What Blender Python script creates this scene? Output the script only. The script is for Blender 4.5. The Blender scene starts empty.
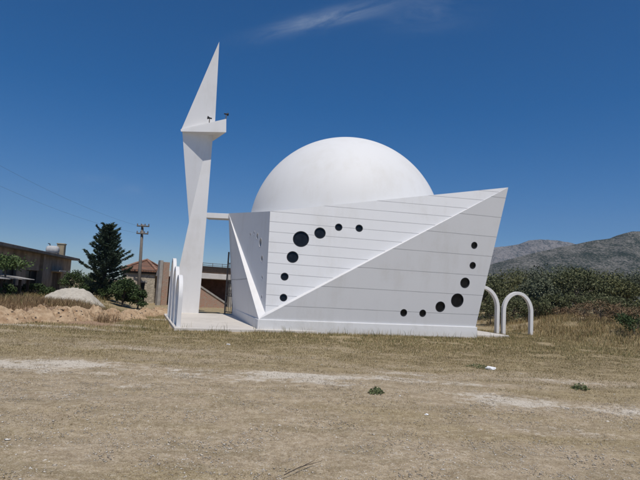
import bpy, bmesh, math, random
import numpy as np
from mathutils import Vector, Matrix

random.seed(7)
RNG = np.random.default_rng(11)
R = math.radians
scene = bpy.context.scene
COL = scene.collection

# ------------------------------------------------------------------ camera
EYE = 1.6
FPX = 520.0                      # focal length in pixels of a 640 px wide frame
PITCH, ROLL = R(5.5), R(3.0)
cam_d = bpy.data.cameras.new('camera')
cam_d.sensor_width = 36.0
cam_d.lens = 36.0 * FPX / 640.0
cam_d.clip_start = 0.1
cam_d.clip_end = 20000
cam = bpy.data.objects.new('camera', cam_d)
COL.objects.link(cam)
CAM_ROT = Matrix.Rotation(R(90) + PITCH, 3, 'X') @ Matrix.Rotation(ROLL, 3, 'Z')
cam.matrix_world = Matrix.Translation((0, 0, EYE)) @ CAM_ROT.to_4x4()
scene.camera = cam

# ------------------------------------------------------------------ sky, sun, exposure
SUN_EL, SUN_AZ = R(63), R(17)    # azimuth: to the right of straight behind the camera
sun_dir = Vector((math.sin(SUN_AZ) * math.cos(SUN_EL), -math.cos(SUN_AZ) * math.cos(SUN_EL), math.sin(SUN_EL)))
sun_d = bpy.data.lights.new('sun', 'SUN')
sun_d.energy = 3.9
sun_d.angle = R(0.5)
sun_d.color = (1.0, 0.945, 0.865)
sun = bpy.data.objects.new('sun', sun_d)
sun.rotation_euler = sun_dir.to_track_quat('Z', 'Y').to_euler()
sun.location = sun_dir * 60
COL.objects.link(sun)

def ray(px, py):
    return (CAM_ROT @ Vector(((px - 320) / FPX, -(py - 240) / FPX, -1.0)))

world = bpy.data.worlds.new('World')
scene.world = world
world.use_nodes = True
wn, wl = world.node_tree.nodes, world.node_tree.links
wn.clear()
w_out = wn.new('ShaderNodeOutputWorld')
w_bg = wn.new('ShaderNodeBackground')
w_bg.inputs['Strength'].default_value = 0.072
sky = wn.new('ShaderNodeTexSky')
sky.sky_type = 'NISHITA'
sky.sun_disc = False
sky.sun_elevation = SUN_EL
sky.sun_rotation = math.atan2(sun_dir.x, sun_dir.y)
sky.altitude = 900
sky.air_density = 1.0
sky.dust_density = 0.05
sky.ozone_density = 2.4
def wmath(op, a, b=None, c=None):
    n = wn.new('ShaderNodeMath'); n.operation = op
    for i, v in enumerate((a, b, c)):
        if v is None: continue
        if isinstance(v, (int, float)): n.inputs[i].default_value = v
        else: wl.new(v, n.inputs[i])
    return n.outputs[0]
def wdot(sock, v):
    n = wn.new('ShaderNodeVectorMath'); n.operation = 'DOT_PRODUCT'
    wl.new(sock, n.inputs[0]); n.inputs[1].default_value = v
    return n.outputs['Value']
tc = wn.new('ShaderNodeTexCoord')
gen = tc.outputs['Generated']
def cirrus(c, along, la, lb, scale, amp):
    """a faint wisp of cirrus high in the sky, given by its direction and stretch"""
    c0 = ray(*c).normalized()
    e1 = (ray(*along).normalized() - c0); e1 = (e1 - c0 * e1.dot(c0)).normalized()
    e2 = c0.cross(e1).normalized()
    a, b = wdot(gen, e1), wdot(gen, e2)
    cmb = wn.new('ShaderNodeCombineXYZ')
    wl.new(wmath('MULTIPLY', a, scale), cmb.inputs[0])
    wl.new(wmath('MULTIPLY', b, scale * 4.5), cmb.inputs[1])
    cmb.inputs[2].default_value = amp * 13.0
    nz = wn.new('ShaderNodeTexNoise')
    nz.inputs['Scale'].default_value = 1.0
    nz.inputs['Detail'].default_value = 7.0
    nz.inputs['Roughness'].default_value = 0.62
    nz.inputs['Distortion'].default_value = 0.5
    wl.new(cmb.outputs[0], nz.inputs['Vector'])
    q = wmath('ADD', wmath('POWER', wmath('ABSOLUTE', wmath('DIVIDE', a, la)), 2.0),
              wmath('POWER', wmath('ABSOLUTE', wmath('DIVIDE', b, lb)), 2.0))
    fall = wmath('EXPONENT', wmath('MULTIPLY', q, -1.0))
    front = wmath('GREATER_THAN', wdot(gen, c0), 0.0)
    m = wmath('MULTIPLY', wmath('MULTIPLY', fall, front), wmath('SMOOTH_MAX', wmath('SUBTRACT', nz.outputs[0], 0.33), 0.0, 0.1))
    return wmath('MULTIPLY', m, amp)
cl = wmath('ADD', cirrus((325, 19), (390, 3), 0.10, 0.013, 11.0, 1.15), cirrus((425, 10), (470, 8), 0.08, 0.03, 9.0, 0.34))
cl = wmath('ADD', cl, cirrus((132, 190), (160, 190), 0.025, 0.009, 20.0, 0.34))
cl = wmath('ADD', cl, cirrus((120, 252), (160, 256), 0.08, 0.03, 12.0, 0.42))
cl = wmath('ADD', cl, cirrus((90, 178), (120, 180), 0.04, 0.01, 16.0, 0.22))
hsv = wn.new('ShaderNodeHueSaturation')
hsv.inputs['Saturation'].default_value = 1.5
hsv.inputs['Value'].default_value = 1.0
wl.new(sky.outputs[0], hsv.inputs['Color'])
mixc = wn.new('ShaderNodeMix'); mixc.data_type = 'RGBA'
wl.new(wmath('MINIMUM', cl, 0.9), mixc.inputs[0])
tint = wn.new('ShaderNodeMix'); tint.data_type = 'RGBA'; tint.blend_type = 'MULTIPLY'
tint.inputs[0].default_value = 1.0; tint.inputs[7].default_value = (0.92, 1.0, 1.10, 1)
wl.new(hsv.outputs[0], tint.inputs[6])
sep = wn.new('ShaderNodeSeparateXYZ'); wl.new(gen, sep.inputs[0])
low = wmath('POWER', wmath('SUBTRACT', 1.0, wmath('MAXIMUM', sep.outputs['Z'], 0.0)), 7.0)
tint2 = wn.new('ShaderNodeMix'); tint2.data_type = 'RGBA'; tint2.blend_type = 'MULTIPLY'
wl.new(low, tint2.inputs[0]); tint2.inputs[7].default_value = (0.72, 0.80, 1.06, 1)
wl.new(tint.outputs[2], tint2.inputs[6])
wl.new(tint2.outputs[2], mixc.inputs[6])
mixc.inputs[7].default_value = (6.5, 7.4, 8.6, 1)
wl.new(mixc.outputs[2], w_bg.inputs['Color'])
wl.new(w_bg.outputs[0], w_out.inputs['Surface'])

scene.view_settings.view_transform = 'Standard'
scene.view_settings.look = 'None'
scene.view_settings.exposure = 0.0
scene.view_settings.gamma = 1.0
scene.view_settings.use_curve_mapping = False
scene.render.engine = 'CYCLES'
scene.cycles.max_bounces = 8
scene.cycles.volume_bounces = 0

# ------------------------------------------------------------------ helpers
EYEV = Vector((0, 0, EYE))
def P(px, py, Y):
    """the point at distance Y ahead of the viewer in a sighted direction"""
    d = ray(px, py)
    return EYEV + d * (Y / d.y)
def GZ(px, py, z=0.0):
    """the point at height z in a sighted direction"""
    d = ray(px, py)
    return EYEV + d * ((z - EYE) / d.z)
def on_plane(px, py, p0, n):
    d = ray(px, py)
    return EYEV + d * ((p0 - EYEV).dot(n) / d.dot(n))

def tag(o, label=None, cat=None, group=None, kind=None):
    if label: o['label'] = label
    if cat: o['category'] = cat
    if group: o['group'] = group
    if kind: o['kind'] = kind
    return o
def empty(name, loc, rz=0.0):
    o = bpy.data.objects.new(name, None)
    o.empty_display_size = 0.3
    o.location = loc
    o.rotation_euler = (0, 0, rz)
    COL.objects.link(o)
    return o
def link(name, me, mat=None, parent=None, local=False):
    """link a mesh; world-space meshes are moved into the parent's frame unless local"""
    o = bpy.data.objects.new(name, me)
    COL.objects.link(o)
    if mat is not None:
        for m in (mat if isinstance(mat, (list, tuple)) else [mat]):
            me.materials.append(m)
    if parent is not None:
        o.parent = parent
        if not local:
            mw = Matrix.Identity(4)
            q = parent
            while q is not None:
                mw = Matrix.LocRotScale(q.location, q.rotation_euler, q.scale) @ mw
                q = q.parent
            me.transform(mw.inverted())
    return o
def mesh_np(name, V, F, mat=None, parent=None, smooth=False, local=False):
    V = np.asarray(V, dtype=np.float32); F = np.asarray(F, dtype=np.int32)
    me = bpy.data.meshes.new(name)
    n, k = F.shape
    me.vertices.add(len(V)); me.vertices.foreach_set('co', V.ravel())
    me.loops.add(n * k); me.loops.foreach_set('vertex_index', F.ravel())
    me.polygons.add(n)
    me.polygons.foreach_set('loop_start', np.arange(0, n * k, k, dtype=np.int32))
    me.polygons.foreach_set('loop_total', np.full(n, k, dtype=np.int32))
    if smooth:
        me.polygons.foreach_set('use_smooth', np.ones(n, dtype=bool))
    me.update(calc_edges=True)
    return link(name, me, mat, parent, local)

class MB:
    """collects solids into one mesh"""
    def __init__(s): s.v, s.f, s.mi = [], [], []
    def add(s, vs, fs, mi=0):
        o = len(s.v); s.v += [tuple(v) for v in vs]
        for f in fs: s.f.append(tuple(i + o for i in f)); s.mi.append(mi)
        return s
    def box(s, x0, x1, y0, y1, z0, z1, M=None, mi=0):
        vs = [Vector(c) for c in ((x0,y0,z0),(x1,y0,z0),(x1,y1,z0),(x0,y1,z0),(x0,y0,z1),(x1,y0,z1),(x1,y1,z1),(x0,y1,z1))]
        if M is not None: vs = [M @ v for v in vs]
        return s.add(vs, [(0,3,2,1),(4,5,6,7),(0,1,5,4),(1,2,6,5),(2,3,7,6),(3,0,4,7)], mi)
    def prism(s, poly, off, mi=0):
        """a planar polygon extruded by a vector"""
        n = len(poly); poly = [Vector(p) for p in poly]; off = Vector(off)
        vs = poly + [p + off for p in poly]
        fs = [tuple(range(n))[::-1], tuple(range(n, 2 * n))] + [(i, (i + 1) % n, n + (i + 1) % n, n + i) for i in range(n)]
        return s.add(vs, fs, mi)
    def tube(s, pts, rad, seg=8, caps=True, mi=0):
        pts = [Vector(p) for p in pts]
        if isinstance(rad, (int, float)): rad = [rad] * len(pts)
        rings, up = [], None
        for i, p in enumerate(pts):
            t = (pts[min(i + 1, len(pts) - 1)] - pts[max(i - 1, 0)]).normalized()
            if up is None:
                up = Vector((0, 0, 1)) if abs(t.z) < 0.9 else Vector((1, 0, 0))
            a = t.cross(up).normalized(); b = a.cross(t).normalized(); up = b
            rings.append([p + (a * math.cos(2 * math.pi * k / seg) + b * math.sin(2 * math.pi * k / seg)) * rad[i] for k in range(seg)])
        vs = [v for r in rings for v in r]
        fs = []
        for i in range(len(pts) - 1):
            for k in range(seg):
                fs.append((i * seg + k, i * seg + (k + 1) % seg, (i + 1) * seg + (k + 1) % seg, (i + 1) * seg + k))
        if caps:
            fs.append(tuple(range(seg))[::-1]); fs.append(tuple((len(pts) - 1) * seg + k for k in range(seg)))
        return s.add(vs, fs, mi)
    def bar(s, a, b, r, seg=6, mi=0): return s.tube([a, b], r, seg, mi=mi)
    def build(s, name, mat=None, parent=None, smooth=False, bevel=0.0, local=False):
        me = bpy.data.meshes.new(name)
        me.from_pydata(s.v, [], s.f)
        bm = bmesh.new(); bm.from_mesh(me)
        bmesh.ops.recalc_face_normals(bm, faces=bm.faces)
        bm.to_mesh(me); bm.free()
        for p, m in zip(me.polygons, s.mi): p.material_index = m
        if smooth:
            for p in me.polygons: p.use_smooth = True
        o = link(name, me, mat, parent, local)
        if bevel > 0:
            bv = o.modifiers.new('bevel', 'BEVEL'); bv.width = bevel; bv.segments = 2; bv.limit_method = 'ANGLE'; bv.angle_limit = R(25)
        return o

# value noise on numpy arrays
def vnoise(x, y, seed=0):
    x = np.asarray(x, dtype=np.float64); y = np.asarray(y, dtype=np.float64)
    xi, yi = np.floor(x).astype(np.int64), np.floor(y).astype(np.int64)
    xf, yf = x - xi, y - yi
    u, v = xf * xf * (3 - 2 * xf), yf * yf * (3 - 2 * yf)
    def h(a, b):
        n = (a * 374761393 + b * 668265263 + seed * 974711) & 0xFFFFFFFF
        n = ((n ^ (n >> 13)) * 1274126177) & 0xFFFFFFFF
        return ((n ^ (n >> 16)) & 0xFFFF) / 65535.0
    return (h(xi, yi) * (1 - u) + h(xi + 1, yi) * u) * (1 - v) + (h(xi, yi + 1) * (1 - u) + h(xi + 1, yi + 1) * u) * v
def fbm(x, y, seed=0, oct=4):
    s, a, t = 0.0, 0.5, 0.0
    for i in range(oct):
        s = s + a * vnoise(x * 2 ** i, y * 2 ** i, seed + i); t += a; a *= 0.5
    return s / t
def sstep(x, a, b):
    t = np.clip((np.asarray(x, dtype=np.float64) - a) / (b - a), 0, 1)
    return t * t * (3 - 2 * t)

# ------------------------------------------------------------------ materials
def new_mat(name):
    m = bpy.data.materials.new(name); m.use_nodes = True
    nt = m.node_tree
    b = nt.nodes['Principled BSDF']
    b.inputs['Specular IOR Level'].default_value = 0.3
    return m, nt, b
class NT:
    def __init__(s, nt): s.nt = nt
    def n(s, t, **kw):
        nd = s.nt.nodes.new(t)
        for k, v in kw.items(): setattr(nd, k, v)
        return nd
    def l(s, a, b): s.nt.links.new(a, b)
    def math(s, op, a, b=None, c=None):
        n = s.n('ShaderNodeMath', operation=op)
        for i, v in enumerate((a, b, c)):
            if v is None: continue
            if isinstance(v, (int, float)): n.inputs[i].default_value = v
            else: s.l(v, n.inputs[i])
        return n.outputs[0]
    def noise(s, scale, detail=4, rough=0.55, vec=None, dist=0.0):
        n = s.n('ShaderNodeTexNoise')
        n.inputs['Scale'].default_value = scale; n.inputs['Detail'].default_value = detail
        n.inputs['Roughness'].default_value = rough; n.inputs['Distortion'].default_value = dist
        if vec is not None: s.l(vec, n.inputs['Vector'])
        return n.outputs[0]
    def ramp(s, fac, stops):
        n = s.n('ShaderNodeValToRGB'); e = n.color_ramp.elements
        while len(e) < len(stops): e.new(0.5)
        for q, (p, c) in zip(e, stops): q.position = p; q.color = (c[0], c[1], c[2], 1) if isinstance(c, (tuple, list)) else (c, c, c, 1)
        s.l(fac, n.inputs[0]); return n.outputs[0]
    def mix(s, fac, a, b, blend='MIX'):
        n = s.n('ShaderNodeMix', data_type='RGBA', blend_type=blend)
        for i, v in ((0, fac), (6, a), (7, b)):
            if isinstance(v, (int, float)): n.inputs[i].default_value = v
            elif isinstance(v, (tuple, list)): n.inputs[i].default_value = (v[0], v[1], v[2], 1)
            else: s.l(v, n.inputs[i])
        return n.outputs[2]
    def pos(s, mode='Object', scale=(1, 1, 1)):
        t = s.n('ShaderNodeTexCoord'); m = s.n('ShaderNodeMapping')
        m.inputs['Scale'].default_value = scale
        s.l(t.outputs[mode], m.inputs['Vector']); return m.outputs[0]
    def bump(s, h, strength, dist, bsdf):
        n = s.n('ShaderNodeBump'); n.inputs['Strength'].default_value = strength; n.inputs['Distance'].default_value = dist
        s.l(h, n.inputs['Height']); s.l(n.outputs[0], bsdf.inputs['Normal'])

def plain(name, c, rough=0.8, var=0.25, scale=3.0, bump=0.0, bscale=30.0, c2=None, metal=0.0, stretch=(1, 1, 1)):
    m, nt, b = new_mat(name); t = NT(nt)
    v = t.pos(scale=stretch)
    nz = t.noise(scale, 6, 0.6, v)
    lo = tuple(x * (1 - var) for x in c) if c2 is None else c2
    hi = tuple(min(1, x * (1 + var)) for x in c) if c2 is None else c
    t.l(t.ramp(nz, [(0.3, lo), (0.7, hi)]), b.inputs['Base Color'])
    b.inputs['Roughness'].default_value = rough; b.inputs['Metallic'].default_value = metal
    if bump: t.bump(t.noise(bscale, 5, 0.6, v), bump, 0.02, b)
    return m

WHITE = (0.71, 0.70, 0.69)
def white_paint(name, lines=False, dirt=0.10, base=WHITE, line_w=0.022, line_c=(0.38, 0.38, 0.39), low_dirt=0.0):
    """weathered white paint; 'lines' draws the panel joints at whole numbers of the UV's v"""
    m, nt, b = new_mat(name); t = NT(nt)
    v = t.pos()
    big = t.noise(0.55, 5, 0.6, v)
    streak = t.noise(1.0, 6, 0.65, t.pos(scale=(2.6, 2.6, 0.35)))
    fine = t.noise(14, 5, 0.7, v)
    k = t.math('ADD', t.math('MULTIPLY', big, 0.5), t.math('ADD', t.math('MULTIPLY', streak, 0.35), t.math('MULTIPLY', fine, 0.15)))
    dark = tuple(x * (1 - dirt * 2.2) * w for x, w in zip(base, (1.0, 0.985, 0.955)))
    col = t.ramp(k, [(0.34, dark), (0.5, tuple(x * (1 - dirt * 0.35) for x in base)), (0.68, base)])
    if low_dirt:
        sx = t.n('ShaderNodeSeparateXYZ'); tc_ = t.n('ShaderNodeTexCoord'); t.l(tc_.outputs['Object'], sx.inputs[0])
        g = t.math('SUBTRACT', t.math('ADD', low_dirt, t.math('MULTIPLY', streak, 0.5)), t.math('MULTIPLY', sx.outputs['Z'], 1.0))
        g = t.math('MULTIPLY', t.math('MINIMUM', t.math('MAXIMUM', g, 0.0), 0.5), 1.1)
        col = t.mix(g, col, (0.42, 0.36, 0.28))
    if lines:
        uv = t.n('ShaderNodeUVMap'); su = t.n('ShaderNodeSeparateXYZ'); t.l(uv.outputs[0], su.inputs[0])
        vv = t.math('ADD', su.outputs['Y'], t.math('MULTIPLY', t.math('SUBTRACT', t.noise(1.3, 2, 0.5, v), 0.5), 0.02))
        fr = t.math('ABSOLUTE', t.math('SUBTRACT', t.math('FRACT', t.math('ADD', vv, 0.5)), 0.5))
        # su.x carries the panel height, so that the joint keeps one width in metres
        d = t.math('MULTIPLY', fr, su.outputs['X'])
        wv = t.math('MULTIPLY', t.math('ADD', 0.55, t.math('MULTIPLY', t.noise(2.0, 3, 0.6, v), 0.9)), line_w)
        ln = t.math('LESS_THAN', d, wv)
        col = t.mix(t.math('MULTIPLY', ln, 0.9), col, line_c)
        pn = t.n('ShaderNodeTexWhiteNoise', noise_dimensions='1D'); t.l(t.math('FLOOR', vv), pn.inputs['W'])
        col = t.mix(t.math('MULTIPLY', pn.outputs['Value'], 0.05), col, (0.55, 0.55, 0.56))
    t.l(col, b.inputs['Base Color'])
    b.inputs['Roughness'].default_value = 0.62
    t.bump(t.noise(38, 5, 0.65, v), 0.12, 0.01, b)
    return m

M = {}
M['panel'] = white_paint('panelled_white_paint', lines=True, dirt=0.05, base=(0.725, 0.725, 0.73), line_w=0.0115)
M['white'] = white_paint('white_paint', dirt=0.06)
M['dome'] = white_paint('dome_paint', dirt=0.035, base=(0.70, 0.695, 0.685))
M['plinth'] = white_paint('plinth_paint', dirt=0.10, base=(0.75, 0.745, 0.735), low_dirt=0.02)
M['platform'] = white_paint('platform_concrete', dirt=0.12, base=(0.62, 0.575, 0.515))
M['reveal'] = plain('window_reveal', (0.03, 0.031, 0.034), 0.6, 0.1)
M['grey_reveal'] = plain('painted_reveal', (0.62, 0.62, 0.63), 0.7, 0.1)
m, nt, b = new_mat('dark_glass'); t = NT(nt)
t.l(t.ramp(t.noise(2.5, 3), [(0.3, (0.006, 0.007, 0.008)), (0.7, (0.014, 0.015, 0.018))]), b.inputs['Base Color'])
b.inputs['Roughness'].default_value = 0.3; M['glass'] = m
M['black'] = plain('black_plastic', (0.02, 0.02, 0.022), 0.5, 0.2)
M['iron'] = plain('weathered_iron', (0.13, 0.115, 0.10), 0.65, 0.3, 12)
M['wood_pole'] = plain('weathered_pole_wood', (0.17, 0.15, 0.13), 0.9, 0.3, 6, stretch=(6, 6, 0.6))

# ------------------------------------------------------------------ ground
# the mosque's own frame: C0 its near corner, U along the front, W along the left side
C0 = GZ(257, 331.5, 0.0)
D0 = GZ(475, 338.0, 0.0)
U = (D0 - C0).normalized()
W = Vector((-U.y, U.x, 0))
def uw(p): return (np.asarray(p[0]) - C0.x) * U.x + (np.asarray(p[1]) - C0.y) * U.y, (np.asarray(p[0]) - C0.x) * W.x + (np.asarray(p[1]) - C0.y) * W.y
def BW(u, w, z=0.0): return C0 + U * u + W * w + Vector((0, 0, z))

def height(x, y):
    x = np.asarray(x, dtype=np.float64); y = np.asarray(y, dtype=np.float64)
    near = 1 - sstep(np.hypot(x, y - 15), 40, 90)
    z = (fbm(x * 0.9, y * 0.9, 3) - 0.5) * 0.06 * near + (fbm(x * 0.22, y * 0.22, 8, 3) - 0.5) * 0.10 * near
    left = sstep(-x, 7.2 + (y - 18) * 0.26, 9.5 + (y - 18) * 0.26) * sstep(y, 18.2, 21.0)
    z = z + left * (0.42 - 0.25 * sstep(y, 27, 40)) * (0.85 + 0.3 * fbm(x * 0.5, y * 0.5, 21, 3))
    right = sstep(x, 9.0 + (y - 22) * .05, 14.5) * sstep(y, 18.5, 28)
    z = z + right * 0.85 * (0.8 + 0.4 * fbm(x * 0.35, y * 0.35, 31, 3))
    # levelled round the mosque
    u, w = uw((x, y))
    lev = sstep(u, -4.2, -3.2) * (1 - sstep(u, 11.3, 12.5)) * sstep(w, -1.2, -0.2) * (1 - sstep(w, 10, 12))
    z = z * (1 - lev) + lev * -0.015
    return z
def hz(x, y): return float(height(x, y))

# bare pale patches of the gravel (x, y, half length, half width, weight)
def blob(x, y, px, py, rx, ry, wgt):
    c = GZ(px, py, 0)
    return wgt * np.exp(-(((x - c.x) / rx) ** 2 + ((y - c.y) / ry) ** 2))
PATCH = [(10, 363, 1.7, 0.6, .85), (75, 362, 1.1, 0.35, .55), (70, 373, 1.0, .25, .3), (172, 371, .8, .4, .45), (205, 379, .8, .3, .45), (287, 377, .9, .45, .9),
         (320, 385, 1.0, .35, .55), (440, 382, 1.5, .35, .55), (410, 374, 1.0, .3, .5), (520, 404, .9, .42, .85), (487, 397, .6, .3, .55), (585, 382, 1.6, .4, .55), (632, 412, .6, .4, .75),
         (150, 350, 3, .5, .35), (340, 379, 1.4, .25, .5), (130, 385, 1.2, .35, .35), (60, 395, 1, .3, .3), (20, 325, 4.5, .6, .62), (110, 325, 2.4, .5, .5), (150, 319, 1.5, .8, .6),
         (560, 430, .8, .3, .35), (230, 440, .7, .25, .25), (90, 450, .6, .25, .25), (400, 455, .5, .25, .25)]
def pale_mask(x, y):
    s = np.zeros_like(np.asarray(x, dtype=np.float64))
    for p in PATCH: s = s + blob(x, y, *p)
    return s
def grass_mask(x, y):
    """0 bare gravel .. 1 thick dry grass"""
    g = sstep(y, 4.0, 18.5) * 0.62 + 0.24
    g = g + (fbm(x * 0.45, y * 1.1, 41) - 0.5) * 1.05 + (fbm(x * 1.6, y * 3.2, 47) - 0.5) * 0.4
    g = g + 0.3 * sstep(x, 2, 9) * sstep(y, 6, 13) * fbm(x * .8, y * .8, 55)
    return np.clip(g - 1.1 * pale_mask(x, y), 0, 1)
def dirt_mask(x, y):
    """red-brown dug earth along the left bank and below the right shrubs"""
    l = sstep(-x, 6.3 + (y - 18) * .3, 7.5 + (y - 18) * .3) * sstep(y, 17.2, 18.2) * (1 - sstep(y, 20.5, 22.5))
    r = sstep(x, 9, 11.5) * sstep(y, 23, 26) * (1 - sstep(y, 30, 34)) * 0.4
    return np.clip(l + r, 0, 1)

def axis(lo, hi, step, far_lo, far_hi, growth=1.16):
    a = list(np.arange(lo, hi + 1e-6, step))
    s, x = step, a[-1]
    while x < far_hi: s *= growth; x = min(x + s, far_hi); a.append(x)
    s, x, pre = step, a[0], []
    while x > far_lo: s *= growth; x = max(x - s, far_lo); pre.append(x)
    return np.array(pre[::-1] + a)
FARG = 2600.0
gx = axis(-15, 16, 0.15, -FARG, FARG)
gy = np.concatenate([axis(3.2, 24, 0.11, -60, 24)[:-1], axis(24, 42, 0.3, 24, FARG)])
GX, GY = np.meshgrid(gx, gy)
GZm = height(GX, GY) + (fbm(GX * 3.3, GY * 3.3, 5, 3) - 0.5) * 0.022 * (np.hypot(GX, GY) < 40)
V = np.stack([GX.ravel(), GY.ravel(), GZm.ravel()], 1)
nx, ny = len(gx), len(gy)
ii = (np.arange(ny - 1)[:, None] * nx + np.arange(nx - 1)[None]).ravel()
F = np.stack([ii, ii + 1, ii + nx + 1, ii + nx], 1)

m, nt, b = new_mat('dry_ground'); t = NT(nt)
v = t.pos()
at = {k: t.n('ShaderNodeAttribute', attribute_name=k).outputs['Fac'] for k in ('pale', 'grassy', 'dirt')}
n5 = t.noise(1.9, 5, 0.6, v)
n1, n2, n3, n4 = t.noise(0.8, 6, 0.6, v), t.noise(5, 6, 0.65, v), t.noise(28, 6, 0.75, v), t.noise(75, 5, 0.8, v)
soil = t.ramp(n2, [(0.28, (0.335, 0.256, 0.162)), (0.52, (0.48, 0.382, 0.255)), (0.75, (0.60, 0.49, 0.345))])
vor = t.n('ShaderNodeTexVoronoi'); vor.inputs['Scale'].default_value = 34; t.l(v, vor.inputs['Vector'])
vs = t.n('ShaderNodeSeparateColor'); t.l(vor.outputs['Color'], vs.inputs[0])
stone = t.math('MULTIPLY', t.math('GREATER_THAN', vs.outputs[0], 0.66), t.math('LESS_THAN', vor.outputs['Distance'], 0.36))
soil = t.mix(t.math('MULTIPLY', stone, 0.75), soil, t.ramp(vs.outputs[1], [(0.0, (0.27, 0.225, 0.175)), (0.6, (0.44, 0.38, 0.31)), (1.0, (0.66, 0.60, 0.52))]))
soil = t.mix(t.math('MULTIPLY', t.ramp(n3, [(0.35, 0.0), (0.75, 1.0)]), 0.45), soil, (0.21, 0.158, 0.10))
straw = t.ramp(t.math('ADD', t.math('MULTIPLY', n2, 0.5), t.math('MULTIPLY', n3, 0.5)), [(0.36, (0.20, 0.15, 0.078)), (0.52, (0.36, 0.28, 0.15)), (0.66, (0.50, 0.41, 0.24))])
gf = t.math('ADD', at['grassy'], t.math('MULTIPLY', t.math('SUBTRACT', n3, 0.5), 1.1))
gf = t.ramp(gf, [(0.28, 0.0), (0.62, 1.0)])
col = t.mix(gf, soil, straw)
vs_ = t.pos(scale=(0.8, 1.7, 1))
ds = t.ramp(t.math('ADD', t.math('MULTIPLY', t.noise(1.5, 7, 0.7, vs_), 0.75), t.math('MULTIPLY', n3, 0.25)), [(0.475, 0.0), (0.60, 1.0)])
col = t.mix(t.math('MULTIPLY', ds, 0.66), col, t.ramp(n3, [(0.35, (0.15, 0.115, 0.06)), (0.65, (0.30, 0.24, 0.135))]))
n6 = t.noise(12, 8, 0.82, v)
col = t.mix(t.math('MULTIPLY', t.ramp(n6, [(0.40, 1.0), (0.50, 0.0)]), 0.60), col, (0.20, 0.152, 0.097))
col = t.mix(t.math('MULTIPLY', t.ramp(n6, [(0.52, 0.0), (0.62, 1.0)]), 0.42), col, (0.60, 0.525, 0.41))
pf = t.math('ADD', t.math('ADD', at['pale'], t.math('MULTIPLY', t.math('SUBTRACT', n6, 0.5), 1.5)), t.math('ADD', t.math('MULTIPLY', t.math('ADD', t.math('SUBTRACT', n2, 0.5), t.math('MULTIPLY', t.math('SUBTRACT', n5, 0.5), 0.9)), 1.5), t.math('MULTIPLY', t.math('SUBTRACT', n3, 0.5), 0.7)))
pf = t.ramp(pf, [(0.38, 0.0), (0.80, 0.95)])
pale = t.ramp(n3, [(0.3, (0.52, 0.455, 0.37)), (0.7, (0.74, 0.68, 0.58))])
col = t.mix(pf, col, pale)
df = t.math('ADD', at['dirt'], t.math('MULTIPLY', t.math('SUBTRACT', n2, 0.5), 0.9))
df = t.ramp(df, [(0.4, 0.0), (0.7, 1.0)])
col = t.mix(df, col, t.ramp(n3, [(0.3, (0.24, 0.145, 0.09)), (0.7, (0.40, 0.27, 0.18))]))
col = t.mix(t.math('MULTIPLY', t.ramp(n4, [(0.38, 1.0), (0.53, 0.0)]), 0.62), col, (0.16, 0.12, 0.076))
col = t.mix(t.math('MULTIPLY', t.ramp(n4, [(0.54, 0.0), (0.64, 1.0)]), 0.55), col, (0.66, 0.58, 0.45))
t.l(col, b.inputs['Base Color'])
b.inputs['Roughness'].default_value = 0.95; b.inputs['Specular IOR Level'].default_value = 0.1
hh = t.math('ADD', t.math('MULTIPLY', n3, 0.5), t.math('ADD', t.math('MULTIPLY', n4, 0.25), t.math('MULTIPLY', n2, 0.9)))
t.bump(t.math('ADD', hh, t.math('MULTIPLY', n6, 0.8)), 0.5, 0.03, b)
M['ground'] = m
g = mesh_np('ground', V, F, M['ground'], smooth=True)
tag(g, kind='structure')
for k, arr in (('pale', np.clip(pale_mask(GX, GY), 0, 1.3)), ('grassy', grass_mask(GX, GY)), ('dirt', dirt_mask(GX, GY))):
    a = g.data.attributes.new(k, 'FLOAT', 'POINT')
    a.data.foreach_set('value', arr.ravel().astype(np.float32))

# paved platform the mosque stands on
pf_ = MB()
UL, UR, WB = -3.05, 11.0, 9.7
PL0, PL1 = GZ(174.3, 327.6, 0.09), GZ(164.3, 314.2, 0.09)
pl0, pl1 = Vector((PL0.x, PL0.y, -0.2)), Vector((PL1.x, PL1.y, -0.2))
pf_.prism([pl0, BW(UR, 0.72, -0.2), BW(UR, WB, -0.2), pl1 + (pl1 - pl0) * 0.28], (0, 0, 0.29))
o = pf_.build('pavement', M['platform'], bevel=0.015); tag(o, kind='structure')

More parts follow.
